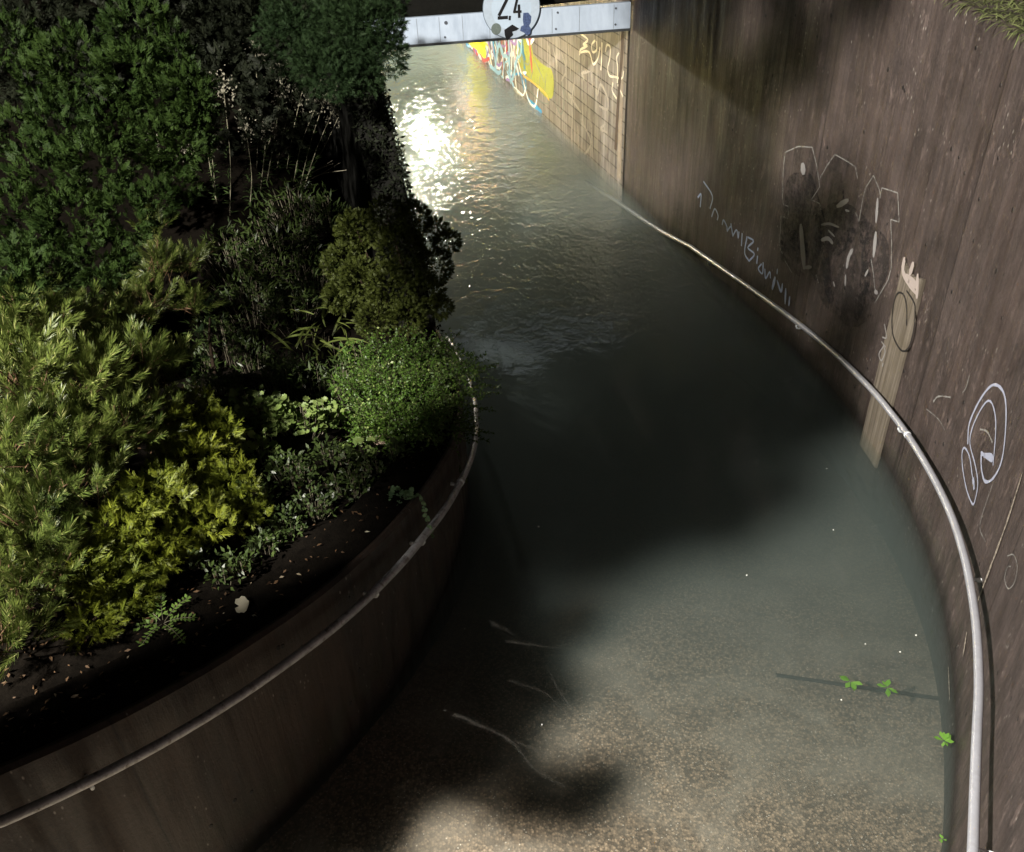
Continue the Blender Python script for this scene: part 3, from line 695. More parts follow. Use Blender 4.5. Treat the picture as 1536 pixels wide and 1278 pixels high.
g = MB(); px_stroke(g, [(800, 200), (830, 290), (880, 330), (960, 400), (990, 450)], 14, TP, o5, k5, off=.007); px_stroke(g, [(1250, 700), (1251, 702)], 2, TP, o5, k5)
g.build('graffiti_yellow_edge', paint('orange_yellow_spray', (.75, .50, .10), cover=.6), up)
cols = [('blue', (.04, .30, .62)), ('white', (.85, .87, .9)), ('red', (.6, .08, .07)), ('violet', (.35, .22, .55)), ('sky_blue', (.35, .6, .8)), ('yellow', (.8, .75, .1))]
for ci, (cn, cc) in enumerate(cols):
    g = MB()
    for _ in range({'white': 95, 'yellow': 8, 'blue': 45, 'sky_blue': 55}.get(cn, 26)):
        s0 = RNG.uniform(3.6, 7.2); z0 = RNG.uniform(.05, 1.8); a = RNG.uniform(0, 6.28); L = RNG.uniform(.1, .35)
        pts = [(s0, z0)]
        for q in range(3): a += RNG.uniform(-1.4, 1.4); pts.append((pts[-1][0] + L * math.cos(a), max(.02, min(2.1, pts[-1][1] + L * math.sin(a) * 1.3))))
        ribbon(g, pts, RNG.uniform(.025, .075), TP, .004 + ci * .0012, jag=.2)
    g.build('graffiti_' + cn + '_strokes', paint(cn + '_spray', cc, cover=.9), up)
g = MB()
for z in np.linspace(.15, .95, 6): ribbon(g, [(5.7, z), (6.2, z + .05), (6.9, z)], .22, TP, .013)
g.build('graffiti_yellow_block', paint('bright_yellow_spray', (.85, .80, .03), cover=.98), up)
g = MB()
for z in np.linspace(1.1, 2.15, 7): ribbon(g, [(5.5, z), (6.3, z + .04), (7.3, z)], .24, TP, .013)
g.build('graffiti_orange_block', paint('orange_spray', (.75, .27, .06), cover=.98), up)

# ------------------------------------------------------------------ height limit beam and sign
bm0 = np.array([1.435, 10.375]); bm1 = bm0 - bd * 3.25
hb = empty('height_limit_beam', (0, 10.2, 1.8), 'white panelled height limit beam across the underpass mouth', 'beam')
ZB, ZT = 1.805, 2.065; L = 3.25; nseg = 13; cuts = [0, .18, .55, .84, 1.12, 1.26, 1.5, 1.78, 2.02, 2.25, 2.53, 2.85, 3.25]
def beam_mat():
    m = N('white_beam_panel'); uv = m.obj; g = m.n('ObjectInfo')
    sp = m.n('SeparateXYZ', ins={0: uv}); cell = m.math('FLOOR', m.math('MULTIPLY', sp.outputs[0], 4.1)); wn = m.n('TexWhiteNoise', noise_dimensions='1D', ins={'W': cell})
    n = m.noise(m.vmul(uv, (3, 3, 1.2)), 3., 5, .65)
    c = m.mix(m.ramp(n, (.35, 0.), (.65, 1.)), (.40, .48, .60), (.52, .61, .74)); c = m.mix(m.math('MULTIPLY', wn.outputs[0], .25), c, (.42, .50, .60)); m.pbr(c, .45); return m.m
MT['beam'] = beam_mat()
b = MB(); rot_a, rot_n = (bd[0], bd[1], 0), (bn[0], bn[1], 0)
pc = (bm0 + bm1) / 2; b.box((pc[0], pc[1], (ZB + ZT) / 2), L, .05, ZT - ZB, ax=rot_a, ay=rot_n, bev=.004); b.build('beam_panel', MT['beam'], hb)
b = MB(); b.box((pc[0], pc[1], ZB - .012), L, .07, .022, ax=rot_a, ay=rot_n, bev=.003); b.build('lower_edge', simple('dark_edge_trim', (.05, .055, .06), .5), hb)
b = MB(); b2 = MB(); fo = -bn * .027
for i, c in enumerate(cuts[1:-1]):
    p = bm0 - bd * c + fo; b2.box((p[0], p[1], (ZB + ZT) / 2), .004, .003, ZT - ZB - .02, ax=rot_a, ay=rot_n)
b2.build('panel_seams', simple('seam_grey', (.25, .28, .32), .6), hb)
for i, c in enumerate((.16, .16, .78, .8, 1.95, 1.97, 2.45, 2.7)):
    p = bm0 - bd * c + fo; z = (ZT - .05, ZB + .05)[i % 2] if i not in (4,) else ZT - .07
    b = MB(); b.disc((p[0], p[1], z), (-bn[0], -bn[1], 0), .011 if i != 4 else .018, .008, 12); b.build('bolt', simple('bolt_dark', (.08, .09, .11), .5), hb)
# sign
sc_ = None
v = ray(767, 12); sp0 = bm0 - bn * .05
t = ((sp0 - CAM[:2]) @ bn) / (v[:2] @ bn); SC = CAM + v * t; SR = .297
sg = empty('height_limit_sign', tuple(SC), 'round white sign reading 2,4 bolted to the beam, with stickers', 'sign')
nf = np.array([-bn[0], -bn[1], 0.]); ax_ = np.array([bd[0], bd[1], 0.]); az_ = np.array([0, 0, 1.])
MT['signw'] = simple('white_sign_sheet', (.46, .56, .68), .4, var=.08, scale=5); MT['ink'] = simple('black_ink', (.008, .008, .01), .5)
b = MB(); b.disc(SC, nf, SR, .006, 64); b.build('sign_plate', MT['signw'], sg)
def flat(b, pts, off): b.add([SC + ax_ * x + az_ * y + nf * (.003 + off) for x, y in pts], [tuple(range(len(pts)))])
def ringm(r0, r1, off, name, mat, c=(0, 0)):
    b = MB(); n = 64; V = [SC + ax_ * (c[0] + r * math.cos(2*math.pi*i/n)) + az_ * (c[1] + r * math.sin(2*math.pi*i/n)) + nf * (.003 + off) for r in (r0, r1) for i in range(n)]
    b.add(V, [(i, (i+1) % n, n + (i+1) % n, n + i) for i in range(n)]); b.build(name, mat, sg)
ringm(SR - .012, SR + .002, .001, 'rim', simple('rim_dark', (.10, .13, .17), .5)); ringm(SR * .70, SR * .985, .0012, 'border_band', simple('faded_border', (.43, .51, .61), .4, var=.1)) 
def bar(b, p, q, w, off=.003):
    p, q = np.array(p), np.array(q); d = unit(q - p); n_ = np.array([-d[1], d[0]]) * w / 2; flat(b, [p + n_, p - n_, q - n_, q + n_], off)
b = MB(); y0 = -.085; hgt = .25
b2x = -.135
arc = [(b2x - .005 + .05 + .052 * math.cos(a), y0 + hgt - .055 + .052 * math.sin(a)) for a in np.linspace(math.pi * 1.0, -.5, 14)]
for i in range(13): bar(b, arc[i], arc[i + 1], .03, .003 + .0001 * i)
bar(b, arc[-1], (b2x, y0 + .02), .030, .0046); bar(b, (b2x - .012, y0 + .0), (b2x + .094, y0 + .0), .032, .0048)
bar(b, (-.018, y0 + .012), (-.024, y0 - .03), .022)
x4 = .022; bar(b, (x4 + .062, y0 + hgt), (x4 + .005, y0 + .04), .026); bar(b, (x4 - .004, y0 + .046), (x4 + .082, y0 + .046), .024, .0036); bar(b, (x4 + .056, y0 + .115), (x4 + .056, y0 - .014), .026, .0042)
b.build('numerals', MT['ink'], sg)
def pxs(x, y): return ((x / 10.97 - 67) / 1383 * 10.9 * 1.0, -(y / 10.97 - 12) / 1383 * 10.9 * 1.02)
b = MB(); cc = pxs(503, 392); flat(b, [(cc[0] + .052 * math.cos(a), cc[1] + .057 * math.sin(a)) for a in np.linspace(0, 6.28, 28, endpoint=False)], .003); b.build('round_sticker', simple('grey_sticker', (.13, .16, .15), .6, scale=40), sg)
b = MB(); flat(b, [pxs(*p) for p in ((620, 412), (740, 348), (838, 410), (800, 432), (735, 445), (750, 490), (655, 560), (625, 490))], .0032); b.build('torn_sticker', MT['ink'], sg)
b = MB(); flat(b, [pxs(*p) for p in ((905, 205), (975, 205), (1020, 260), (1010, 340), (985, 380), (1010, 420), (1000, 490), (950, 510), (910, 470), (850, 440), (870, 380), (905, 370), (895, 300))], .0034); b.build('blue_sticker', simple('blue_sticker_ink', (.06, .09, .19), .5, var=.6, scale=60), sg)

# ------------------------------------------------------------------ handrails
def handrail(poly_off, zf, mat, label, brackets, joints, wallside, name='handrail'):
    t = empty(name, (float(poly_off[len(poly_off)//2][0]), float(poly_off[len(poly_off)//2][1]), .5), label, 'handrail', 'handrails along the flooded ramp')
    P = np.array([(x, y, zf(x, y)) for x, y in poly_off]); b = MB(); b.tube(P, .0215, 16); b.build('rail_tube', mat, t, smooth=True)
    for (x, y) in joints:
        i = int(np.argmin(np.linalg.norm(P[:, :2] - (x, y), axis=1))); d = unit(P[i + 1] - P[i - 1]); b = MB(); b.tube([P[i] - d * .012, P[i] + d * .012], .0235, 16); b.build('joint_sleeve', MT['zinc'], t, smooth=True)
    for (x, y) in brackets:
        i = int(np.argmin(np.linalg.norm(P[:, :2] - (x, y), axis=1))); p = P[i]; d = unit(P[i + 1, :2] - P[i - 1, :2]); nw = np.array([-d[1], d[0]]) * wallside
        w = p[:2] + nw * .098
        b = MB(); b.tube([(p[0], p[1], p[2] - .018), (p[0], p[1], p[2] - .04), (p[0] + nw[0]*.01, p[1] + nw[1]*.01, p[2] - .058), (p[0] + nw[0]*.03, p[1] + nw[1]*.03, p[2] - .066), (w[0], w[1], p[2] - .066)], .0085, 10)
        o = b.build('bracket', MT['zinc'], t, smooth=True)
        b = MB(); b.disc((w[0] - nw[0]*.008, w[1] - nw[1]*.008, p[2] - .066), (nw[0], nw[1], 0), .034, .008, 20); b.disc((w[0] - nw[0]*.022, w[1] - nw[1]*.022, p[2] - .066), (nw[0], nw[1], 0), .012, .022, 6); b.build('flange', MT['zinc'], o)
RO = offset(np.vstack([RWALL, RTUN[1:2]]), .085)
def pxw(px, py, z): return tuple(atz(px, py, z)[:2])
handrail(RO, hrail, MT['rail'], 'long grey tubular handrail following the tall graffiti wall into the water', [pxw(1060, 393, .13), pxw(1205, 488, .31), pxw(1348, 638, .47), pxw(1449, 862, .63), pxw(1452, 1235, .93)], [pxw(1358, 655, .48)], -1)
LO = offset(LWALL, -.085)
handrail(LO, hrail, MT['rail_old'], 'dull weathered tubular handrail on the low planter wall', [pxw(138, 1180, 1.19), pxw(580, 882, .91), pxw(650, 803, .82), pxw(698, 715, .66)], [pxw(694, 728, .68)], 1)

# ------------------------------------------------------------------ ground and grass behind the tall wall
back = offset(RWALL, -.30); V = []; F = []
for i, p in enumerate(back):
    dn = unit(p - O)
    for k, e in enumerate((0, .6, 2, 6, 20)): q = p + dn * e; V.append((q[0], q[1], 2.97 + .03 * k + (.15 * k if k > 1 else 0)))
for i in range(len(back) - 1):
    for k in range(4): F.append((i*5 + k, i*5 + k + 1, i*5 + 6 + k, i*5 + 5 + k))
tag(mesh_obj('terrain', V, F, MT['turf'], smooth=True), 'turf bank level with the top of the tall wall', kind='structure')
lf = Leaves(); k = 16000; sI = RNG.uniform(0, seg_end * .98, k); e = RNG.uniform(-.35, .03, k) - RNG.exponential(.25, k) * (RNG.random(k) < .5)
P = np.array([(*walk(RWALL, s_, e_), 3.0) for s_, e_ in zip(sI, e)]); 
dirn = np.array([unit(walk(RWALL, s_, 1.) - walk(RWALL, s_, 0.)) for s_ in sI])
D = np.c_[dirn * RNG.uniform(-.3, 1., (k, 1)) + RNG.normal(0, .5, (k, 2)), RNG.uniform(.0, .9, k)]
lf.put(T_STRAP, P, D, np.tile([0, 0, 1.], (k, 1)) + RNG.normal(0, .2, (k, 3)), RNG.uniform(.035, .11, k))
tag(lf.build('grass', MT['grass']), 'coarse grass hanging over the top of the tall wall', 'grass', kind='stuff')

# ------------------------------------------------------------------ PLANTS
def sphere_pts(n): v = RNG.normal(0, 1, (n, 3)); return unit(v)
def lobe_shrub(name, label, cat, lobes, temps, size, dens, mat, flat_up=.5, jitter=.45, group=None, stem=True, shrink=1., droop=0., inner=.35, core=None, normal_out=False):
    """lobes: (centre xyz, radii). sprays sit all over the lobes, pointing out and up"""
    c0 = np.mean([l[0] for l in lobes], axis=0); zb = bank(c0[0], c0[1])
    t = empty(name, (c0[0], c0[1], zb), label, cat, group); lf = Leaves()
    for c, r in lobes:
        c = np.array(c, float); r = (np.array(r, float) if np.ndim(r) else np.array([r, r, r], float)) * shrink
        n = int(6.5 * dens * (r[0]*r[1] + r[1]*r[2] + r[0]*r[2]) * 4.2 / 3 / (size * size))
        u = sphere_pts(n); depth = 1 - inner * RNG.random(n) ** 1.5; P = c + u * r * depth[:, None]
        D = u + np.array([0, 0, flat_up - droop]) + RNG.normal(0, jitter, (n, 3)); Nn = (u if normal_out else np.cross(u, RNG.normal(0, 1, (n, 3)))) + RNG.normal(0, .3, (n, 3)) + np.array([0, 0, .3])
        pick = RNG.integers(0, len(temps), n)
        for q in range(len(temps)):
            mk = pick == q; lf.put(temps[q], P[mk] - unit(D[mk]) * size * .3, D[mk], Nn[mk], size / .1 * RNG.uniform(.65, 1.2, mk.sum()))
    lf.build('foliage', mat, t)
    if stem:
        b = MB(); base = np.array([c0[0], c0[1], zb - .05])
        for c, r in lobes[::3]:
            c = np.array(c, float); mid = (base + c) / 2 + RNG.normal(0, .04, 3); mid[2] += .04
            b.tube(catmull([base, mid, c], 4), np.linspace(.018, .005, 9), 6)
        b.build('stem', MT['darkbark'], t, smooth=True)
    return t
def A(px, py, y): return tuple(aty(px, py, y))
def K(px, py, h):
    """point on the sight line h above the soil bank"""
    v = ray(px, py); t = 2.
    while t < 25:
        p = CAM + v * t
        if inside(p[0], p[1]) > -.5 and p[2] < bank(p[0], p[1]) + h: return tuple(p)
        t += .02
    return tuple(CAM + v * 8)

# big dark arborvitae shrubs, upper left
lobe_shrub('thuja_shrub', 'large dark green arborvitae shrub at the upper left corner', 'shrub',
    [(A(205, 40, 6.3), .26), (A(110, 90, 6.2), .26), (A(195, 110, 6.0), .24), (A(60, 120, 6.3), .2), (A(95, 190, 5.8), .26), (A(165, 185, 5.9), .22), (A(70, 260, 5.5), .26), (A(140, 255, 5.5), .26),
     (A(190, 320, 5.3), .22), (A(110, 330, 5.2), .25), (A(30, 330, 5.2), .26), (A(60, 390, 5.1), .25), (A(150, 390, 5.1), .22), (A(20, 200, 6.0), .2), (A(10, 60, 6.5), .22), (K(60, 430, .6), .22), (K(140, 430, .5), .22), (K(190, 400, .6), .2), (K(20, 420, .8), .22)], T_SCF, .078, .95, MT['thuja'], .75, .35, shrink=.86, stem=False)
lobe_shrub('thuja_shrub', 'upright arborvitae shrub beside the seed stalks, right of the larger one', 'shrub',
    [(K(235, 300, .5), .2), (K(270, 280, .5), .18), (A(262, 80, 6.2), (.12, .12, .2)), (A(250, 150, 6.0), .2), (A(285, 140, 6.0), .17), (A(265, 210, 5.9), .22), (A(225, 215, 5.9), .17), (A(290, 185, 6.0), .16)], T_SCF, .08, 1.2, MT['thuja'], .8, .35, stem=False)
# unseen tree crown added for shade: leaf clumps set between lamp and shaded spots
wl = []; tg = []
for yy, xa, xb, xe in ((4.5, .3, .5, 1.3), (5.1, .3, 1.0, 2.0), (5.7, .5, 1.6, 2.5), (6.3, .6, 2.2, 2.5), (6.9, .6, 2.4, 2.4), (7.5, .6, 2.3, 2.3), (8.1, .5, 2.2, 2.2), (8.8, .3, 2., 2.)):
    for xx in np.arange(xa, xe + .1, .52): tg.append(((xx + RNG.normal(0, .1), yy + RNG.normal(0, .1), 0.), .20 if xx < xb else .11))
for px, py, r in ((850, 1190, .10), (900, 1175, .05), (640, 1170, .10), (720, 1110, .12), (610, 1110, .14), (770, 1000, .12), (760, 1180, .10), (690, 1150, .08), (560, 1180, .10), (650, 1050, .10), (850, 930, .07), (480, 1230, .12), (420, 1190, .14), (500, 1120, .14), (800, 1040, .08), (810, 1215, .04), (560, 1250, .09), (450, 1255, .12), (520, 1240, .1), (380, 1270, .12), (700, 1000, .14), (740, 940, .12), (690, 1060, .1), (600, 1060, .12), (560, 1090, .12)): tg.append((tuple(atz(px, py, 0.)), r * 1.15, .42))
for px, py, z in ((100, 1090, 1.3), (200, 1040, 1.2), (300, 970, 1.1), (400, 930, 1.1), (440, 905, 1.05)): tg.append((tuple(atz(px, py, z)), .08))
for x_, y_, z_, r in ((2.4, 7.0, .8, .2), (2.1, 8.0, 1., .2), (2.6, 6.1, .5, .16), (2.3, 7.4, 2.3, .16), (1.9, 8.8, 2.3, .2), (2.0, 8.6, 1.6, .16), (1.7, 9.4, 1.4, .2), (2.2, 7.9, 1.9, .14), (1.6, 9.8, 2.2, .16), (2.2, 7.6, 2.9, .14), (1.8, 8.6, 2.9, .16), (2.5, 6.6, 2.9, .12), (2.5, 6.6, 1.3, .12)): tg.append(((x_, y_, z_), r))
for g_ in tg:
    w_, r = np.array(g_[0]), g_[1]; k_ = g_[2] + RNG.uniform(-.03, .03) if len(g_) > 2 else RNG.uniform(.58, .64)
    wl.append((tuple(w_ + (LAMP - w_) * k_), r))
lobe_shrub('shade_crown', 'unseen tree crown at the left, its leaf clumps placed to shade the flooded ramp', 'tree', wl, [(T_LEAF[0] * .1, T_LEAF[1])], .07, 3.4, MT['cover'], .2, .8, inner=1.0, stem=False)
bt = [o for o in C.objects if o.name.startswith('shade_crown')][0]
def mirror(px, py, z):
    w_ = atz(px, py, 0.); v = ray(px, py); return w_ + np.array([v[0], v[1], -v[2]]) * (z / -v[2])
for pts, r_ in (([(520, 1010), (600, 1035), (680, 1070), (750, 1100), (830, 1135)], .055), ([(585, 1022), (660, 1060), (760, 1105), (800, 1150), (850, 1180)], .05), ([(735, 930), (800, 975), (850, 1050), (895, 1115)], .05),
                ([(760, 960), (830, 970), (930, 978)], .03), ([(765, 1020), (820, 1040), (860, 1080)], .03), ([(985, 540), (1005, 610), (1025, 690)], .045), ([(590, 1285), (650, 1245), (720, 1225)], .045), ([(870, 620), (900, 660), (915, 700)], .03)):
    b = MB(); Q = catmull(np.array([mirror(x, y, 5.6 + .25 * k) for k, (x, y) in enumerate(pts)]), 5); b.tube(Q, np.linspace(r_ * .7, r_ * .35, len(Q)), 8); b.build('limb', MT['palebark'], bt, smooth=True)  # unseen limbs, shaped so their reflections draw pale streaks on the water
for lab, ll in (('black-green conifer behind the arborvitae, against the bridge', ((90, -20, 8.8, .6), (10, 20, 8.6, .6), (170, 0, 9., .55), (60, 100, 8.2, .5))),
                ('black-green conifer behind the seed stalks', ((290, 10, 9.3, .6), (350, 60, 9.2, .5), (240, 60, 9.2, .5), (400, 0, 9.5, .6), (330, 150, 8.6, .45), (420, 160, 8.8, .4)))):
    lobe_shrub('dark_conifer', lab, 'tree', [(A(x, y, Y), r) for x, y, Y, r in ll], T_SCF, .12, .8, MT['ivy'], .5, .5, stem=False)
# conifer over the beam end
lobe_shrub('juniper_tree', 'dark bushy juniper overhanging the left end of the white beam', 'tree',
    [(A(430, 60, 7.6), .26), (A(480, 100, 7.4), .23), (A(520, 55, 7.5), .3), (A(555, 35, 7.5), .28), (A(575, 80, 7.4), .2), (A(545, 110, 7.4), .18), (A(450, 10, 7.8), .3), (A(530, 0, 7.7), .3), (A(585, 8, 7.6), .14), (A(505, 120, 7.3), .17), (A(590, 45, 7.5), .1)], T_SC, .05, 1.0, MT['fir'], .3, .6, inner=.5, stem=False)
# globe conifer
lobe_shrub('globe_conifer', 'dense rounded olive green conifer leaning over the water', 'shrub',
    [(A(x, y, Y), r) for x, y, Y, r in ((580, 322, 6.75, .15), (622, 328, 6.7, .14), (670, 362, 6.6, .11), (535, 345, 6.8, .17), (600, 375, 6.6, .2), (650, 400, 6.5, .15), (515, 395, 6.7, .17), (585, 435, 6.4, .2), (640, 440, 6.4, .15), (560, 480, 6.2, .15), (612, 475, 6.2, .15), (510, 445, 6.5, .14), (540, 420, 6.5, .18), (655, 345, 6.7, .1), (660, 460, 6.3, .1))],
    T_SCF, .042, 1.3, MT['globe'], .35, .45, inner=.3)
lobe_shrub('golden_juniper', 'spreading golden yellow juniper in the middle of the bed', 'shrub',
    [(K(x, y, h), (r, r, r * .55)) for x, y, h, r in ((285, 610, .32, .15), (240, 640, .34, .17), (320, 650, .28, .16), (280, 690, .3, .19), (340, 725, .2, .17), (225, 740, .28, .19), (300, 780, .18, .17), (370, 765, .12, .12), (170, 790, .26, .18), (230, 830, .16, .16), (165, 870, .16, .15), (120, 840, .25, .16), (140, 930, .1, .13), (200, 890, .08, .12))],
    T_SC, .06, 1.1, MT['golden'], .5, .6, inner=.6)
# mugo pine: shoots on branches
def pine(name, label, branches, lobes, dens=26, size=1.):
    c0 = np.array(branches[0][0]); t = empty(name, (c0[0], c0[1], bank(c0[0], c0[1])), label, 'pine'); lf = Leaves(); b = MB()
    P = []; D = []
    for br_ in branches:
        Q = catmull(np.array(br_), 6); b.tube(Q, np.linspace(.014, .005, len(Q)), 7)
        for i in range(3, len(Q), 1):
            d = unit(Q[min(i + 1, len(Q) - 1)] - Q[i - 1])
            for _ in range(2): P.append(Q[i]); D.append(unit(d * .7 + RNG.normal(0, .55, 3) + [0, 0, .35]))
    for c, r in lobes:
        n = int(3 * dens * (r / .2) ** 2); u = sphere_pts(n); u[:, 2] = np.abs(u[:, 2]) * .8 - .15
        for q in u: P.append(np.array(c) + q * r * RNG.uniform(.45, 1.0)); D.append(unit(q * .7 + np.array([0, 0, .6]) + RNG.normal(0, .35, 3)))
    P = np.array(P); D = np.array(D)
    for i in range(0, len(P), 3):
        b.tube([P[i] - D[i] * .12, P[i] + D[i] * .1], .0035, 5)
    pick = RNG.integers(0, 5, len(P))
    for q in range(5):
        mk = pick == q; lf.put(T_PINE[q], P[mk], D[mk], RNG.normal(0, 1, (mk.sum(), 3)), size * RNG.uniform(.75, 1.15, mk.sum()))
    lf.build('needles', MT['pine'], t); b.build('branch', MT['bark'], t, smooth=True); return t
root = bankhit(120, 640)
pine('mugo_pine', 'yellow-green mountain pine with long needles at the left edge, one shoot rising above the rest',
    [[root, K(165, 500, .5), K(200, 440, .6), K(235, 380, .8), K(232, 325, .95)], [K(200, 440, .6), K(260, 400, .6), K(305, 385, .65)], [K(165, 500, .5), K(240, 460, .5), K(300, 465, .4)],
     [root, K(60, 540, .5), K(20, 470, .6)], [root, K(140, 560, .4), K(150, 520, .5)], [root, K(220, 560, .3), K(260, 530, .35)], [root, K(180, 640, .35), K(215, 590, .4)]],
    [(K(x, y, h), r) for x, y, h, r in ((240, 400, .7, .13), (232, 350, .85, .09), (280, 400, .6, .09), (220, 455, .55, .16), (285, 460, .4, .1), (60, 500, .5, .2), (120, 490, .5, .16), (30, 580, .5, .22), (110, 590, .45, .22), (190, 560, .4, .2), (250, 570, .3, .15), (160, 660, .35, .2), (70, 680, .4, .22), (10, 680, .45, .2), (120, 740, .3, .18), (40, 760, .35, .2), (10, 500, .55, .18), (180, 500, .45, .14), (210, 630, .3, .14))], 24)
pine('mugo_pine', 'lower mountain pine shoots at the left edge nearest the planter wall', [[bankhit(40, 900), K(50, 830, .25), K(60, 790, .35)], [bankhit(40, 900), K(20, 850, .3), K(5, 800, .35)]],
    [(K(x, y, h), r) for x, y, h, r in ((20, 800, .35, .16), (65, 830, .3, .15), (20, 880, .25, .17), (80, 870, .22, .13), (30, 940, .15, .15), (5, 960, .15, .13))], 22, .9)
lobe_shrub('blue_green_pine', 'bluish dark conifer tuft between the golden juniper and the mountain pine', 'shrub',
    [(K(315, 470, .35), .11), (K(285, 525, .3), .12)], T_PINES, .09, .5, MT['fir'], .3, .5)

# leafy clumps: leaves held on stalks above the soil
def leaf_clump(name, label, cat, areas, T, size, n, mat, hgt, lie=.6, stalks=True, group=None, spread=.7, clump=1, jit=.35):
    pts = [bankhit(px, py) for px, py, _ in areas]; c0 = np.mean(pts, axis=0); t = empty(name, tuple(c0), label, cat, group); lf = Leaves(); b = MB()
    w = np.array([a[2]**2 for a in areas], float); w /= w.sum(); Ps = []; Ds = []; Ns = []; Sz = []
    for i in range(n):
        k = RNG.choice(len(areas), p=w); r = areas[k][2] / FPX * np.linalg.norm(pts[k] - CAM); a = RNG.uniform(0, 6.283); rr = r * math.sqrt(RNG.random())
        x, y = pts[k][0] + rr * math.cos(a), pts[k][1] + rr * math.sin(a)
        if inside(x, y) < .08 and not clump == 9: continue
        z = bank(x, y) + hgt * RNG.uniform(.25, 1.) * (1 - .5 * (rr / r)**2)
        for _ in range(clump if clump != 9 else 1):
            Ps.append((x + RNG.normal(0, size * .4), y + RNG.normal(0, size * .4), z + RNG.normal(0, size * .3))); Ds.append(np.array([math.cos(a) * spread, math.sin(a) * spread, 1 - lie]) + RNG.normal(0, jit, 3)); Ns.append(np.array([0, -.25, 1]) + RNG.normal(0, .3, 3)); Sz.append(size * RNG.uniform(.55, 1.2))
        if stalks and i % 3 == 0: b.tube([(x - (x - pts[k][0]) * .3, y - (y - pts[k][1]) * .3, bank(x, y) - .02), (x, y, z)], .0022, 4, False)
    lf.put(T, np.array(Ps), np.array(Ds), np.array(Ns), np.array(Sz)); lf.build('leaves', mat, t)
    if stalks and b.V: b.build('stem', MT['stalk'], t)
    return t
leaf_clump('lobed_leaf_plant', 'pale green clump of scalloped lobed leaves in the light, beside the golden juniper', 'plant', [(400, 640, 45), (450, 650, 40), (395, 690, 25), (490, 640, 25)], T_ROUND, .055, 420, MT['mantle'], .24, .75)
leaf_clump('lobed_leaf_plant', 'small clump of lobed leaves between the pale clump and the brown stone', 'plant', [(545, 690, 22), (525, 640, 18)], T_ROUND, .07, 40, MT['mantle'], .14, .7)
# cotoneaster cushion with arching twigs over the rail
def twiggy(name, label, c, r, n, mat, leafsize, arms):
    t = empty(name, tuple(c[0]), label, 'shrub'); lf = Leaves(); b = MB(); Ps = []; Ds = []
    for cc, rr in zip(c, r):
        cc = np.array(cc)
        for _ in range(int(n * (rr[0] / .3) ** 2)):
            u = sphere_pts(1)[0]; u[2] = abs(u[2]) * 1. - .25; p = cc + u * np.array(rr) * RNG.uniform(.5, 1.25); d = unit(u + RNG.normal(0, .5, 3) + [.15, -.2, .3]); L = RNG.uniform(.05, .19)
            q = p + d * L; b.tube([p, q], .0014, 4, False)
            for k in np.linspace(0, 1, 9): Ps.append(p + d * L * k); Ds.append(unit(d * .5 + RNG.normal(0, .8, 3)))
    for arm in arms:
        Q = catmull(np.array(arm), 10); b.tube(Q, np.linspace(.0028, .0012, len(Q)), 5)
        for k in range(2, len(Q)):
            for _ in range(3): Ps.append(Q[k] + RNG.normal(0, .004, 3)); Ds.append(unit(RNG.normal(0, .8, 3) + unit(Q[k] - Q[k-1]) * .6))
    lf.put(diamond(.62, .05, .5), np.array(Ps), np.array(Ds), RNG.normal(0, .6, (len(Ps), 3)) + [0, -.2, 1], leafsize * RNG.uniform(.6, 1.25, len(Ps)))
    lf.build('leaves', mat, t); b.build('twigs', MT['twig'], t)
twiggy('cotoneaster_bush', 'mounded small-leaved green bush spilling over the planter wall and handrail',
    [K(x, y, h) for x, y, h in ((590, 545, .2), (640, 545, .2), (670, 590, .15), (610, 600, .18), (560, 590, .2), (640, 645, .1), (590, 645, .12), (690, 560, .15), (670, 640, .08), (560, 640, .1))], [(.22, .22, .14), (.22, .2, .14), (.16, .18, .12), (.24, .22, .15), (.2, .2, .14), (.18, .16, .12), (.2, .16, .12), (.12, .14, .1), (.12, .14, .1), (.14, .12, .1)], 480, MT['coton'], .022,
    [[A(690, 560, 5.7), A(715, 552, 5.65), A(745, 548, 5.6)], [A(690, 590, 5.6), A(720, 578, 5.5), A(748, 580, 5.45)], [A(690, 590, 5.5), A(715, 588, 5.4), A(750, 590, 5.35)], [A(695, 605, 5.5), A(720, 612, 5.3), A(742, 616, 5.2)],
     [A(690, 640, 5.2), A(715, 645, 5.1), A(738, 650, 5.0)], [A(690, 650, 5.1), A(712, 652, 5.0), A(732, 663, 4.9)], [A(670, 520, 6.1), A(690, 525, 6.0), A(705, 535, 5.9)], [A(680, 690, 4.8), A(690, 705, 4.7), A(698, 722, 4.6)], [A(640, 680, 4.7), A(655, 700, 4.6), A(672, 722, 4.5)]])
leaf_clump('strap_leaf_plant', 'tuft of arching strap leaves in front of the rounded conifer', 'plant', [(480, 520, 22), (505, 545, 18), (455, 540, 18)], T_STRAP, .26, 60, MT['strap'], .2, .25, jit=.3)
leaf_clump('leafy_perennial', 'dim upright leafy perennial behind the pale lobed clump', 'plant', [(420, 590, 30), (470, 590, 30), (515, 590, 28), (380, 560, 28)], T_LANCE, .07, 330, MT['cover'], .3, .3, clump=2, jit=.6)
leaf_clump('leafy_perennial', 'bright leafy perennial against the left side of the small-leaved bush', 'plant', [(540, 560, 30), (525, 600, 22)], T_LEAF, .05, 160, MT['coton'], .28, .4, clump=2, jit=.6)
tag_ = leaf_clump('ground_cover', 'dark leafy undergrowth between the pine and the rounded conifer', 'undergrowth', [(360, 420, 60), (420, 400, 60), (470, 440, 50), (380, 490, 50), (440, 480, 45), (340, 540, 40), (500, 350, 50), (440, 340, 50)], T_LANCE, .085, 1500, MT['cover'], .34, .3, clump=2, jit=.7)
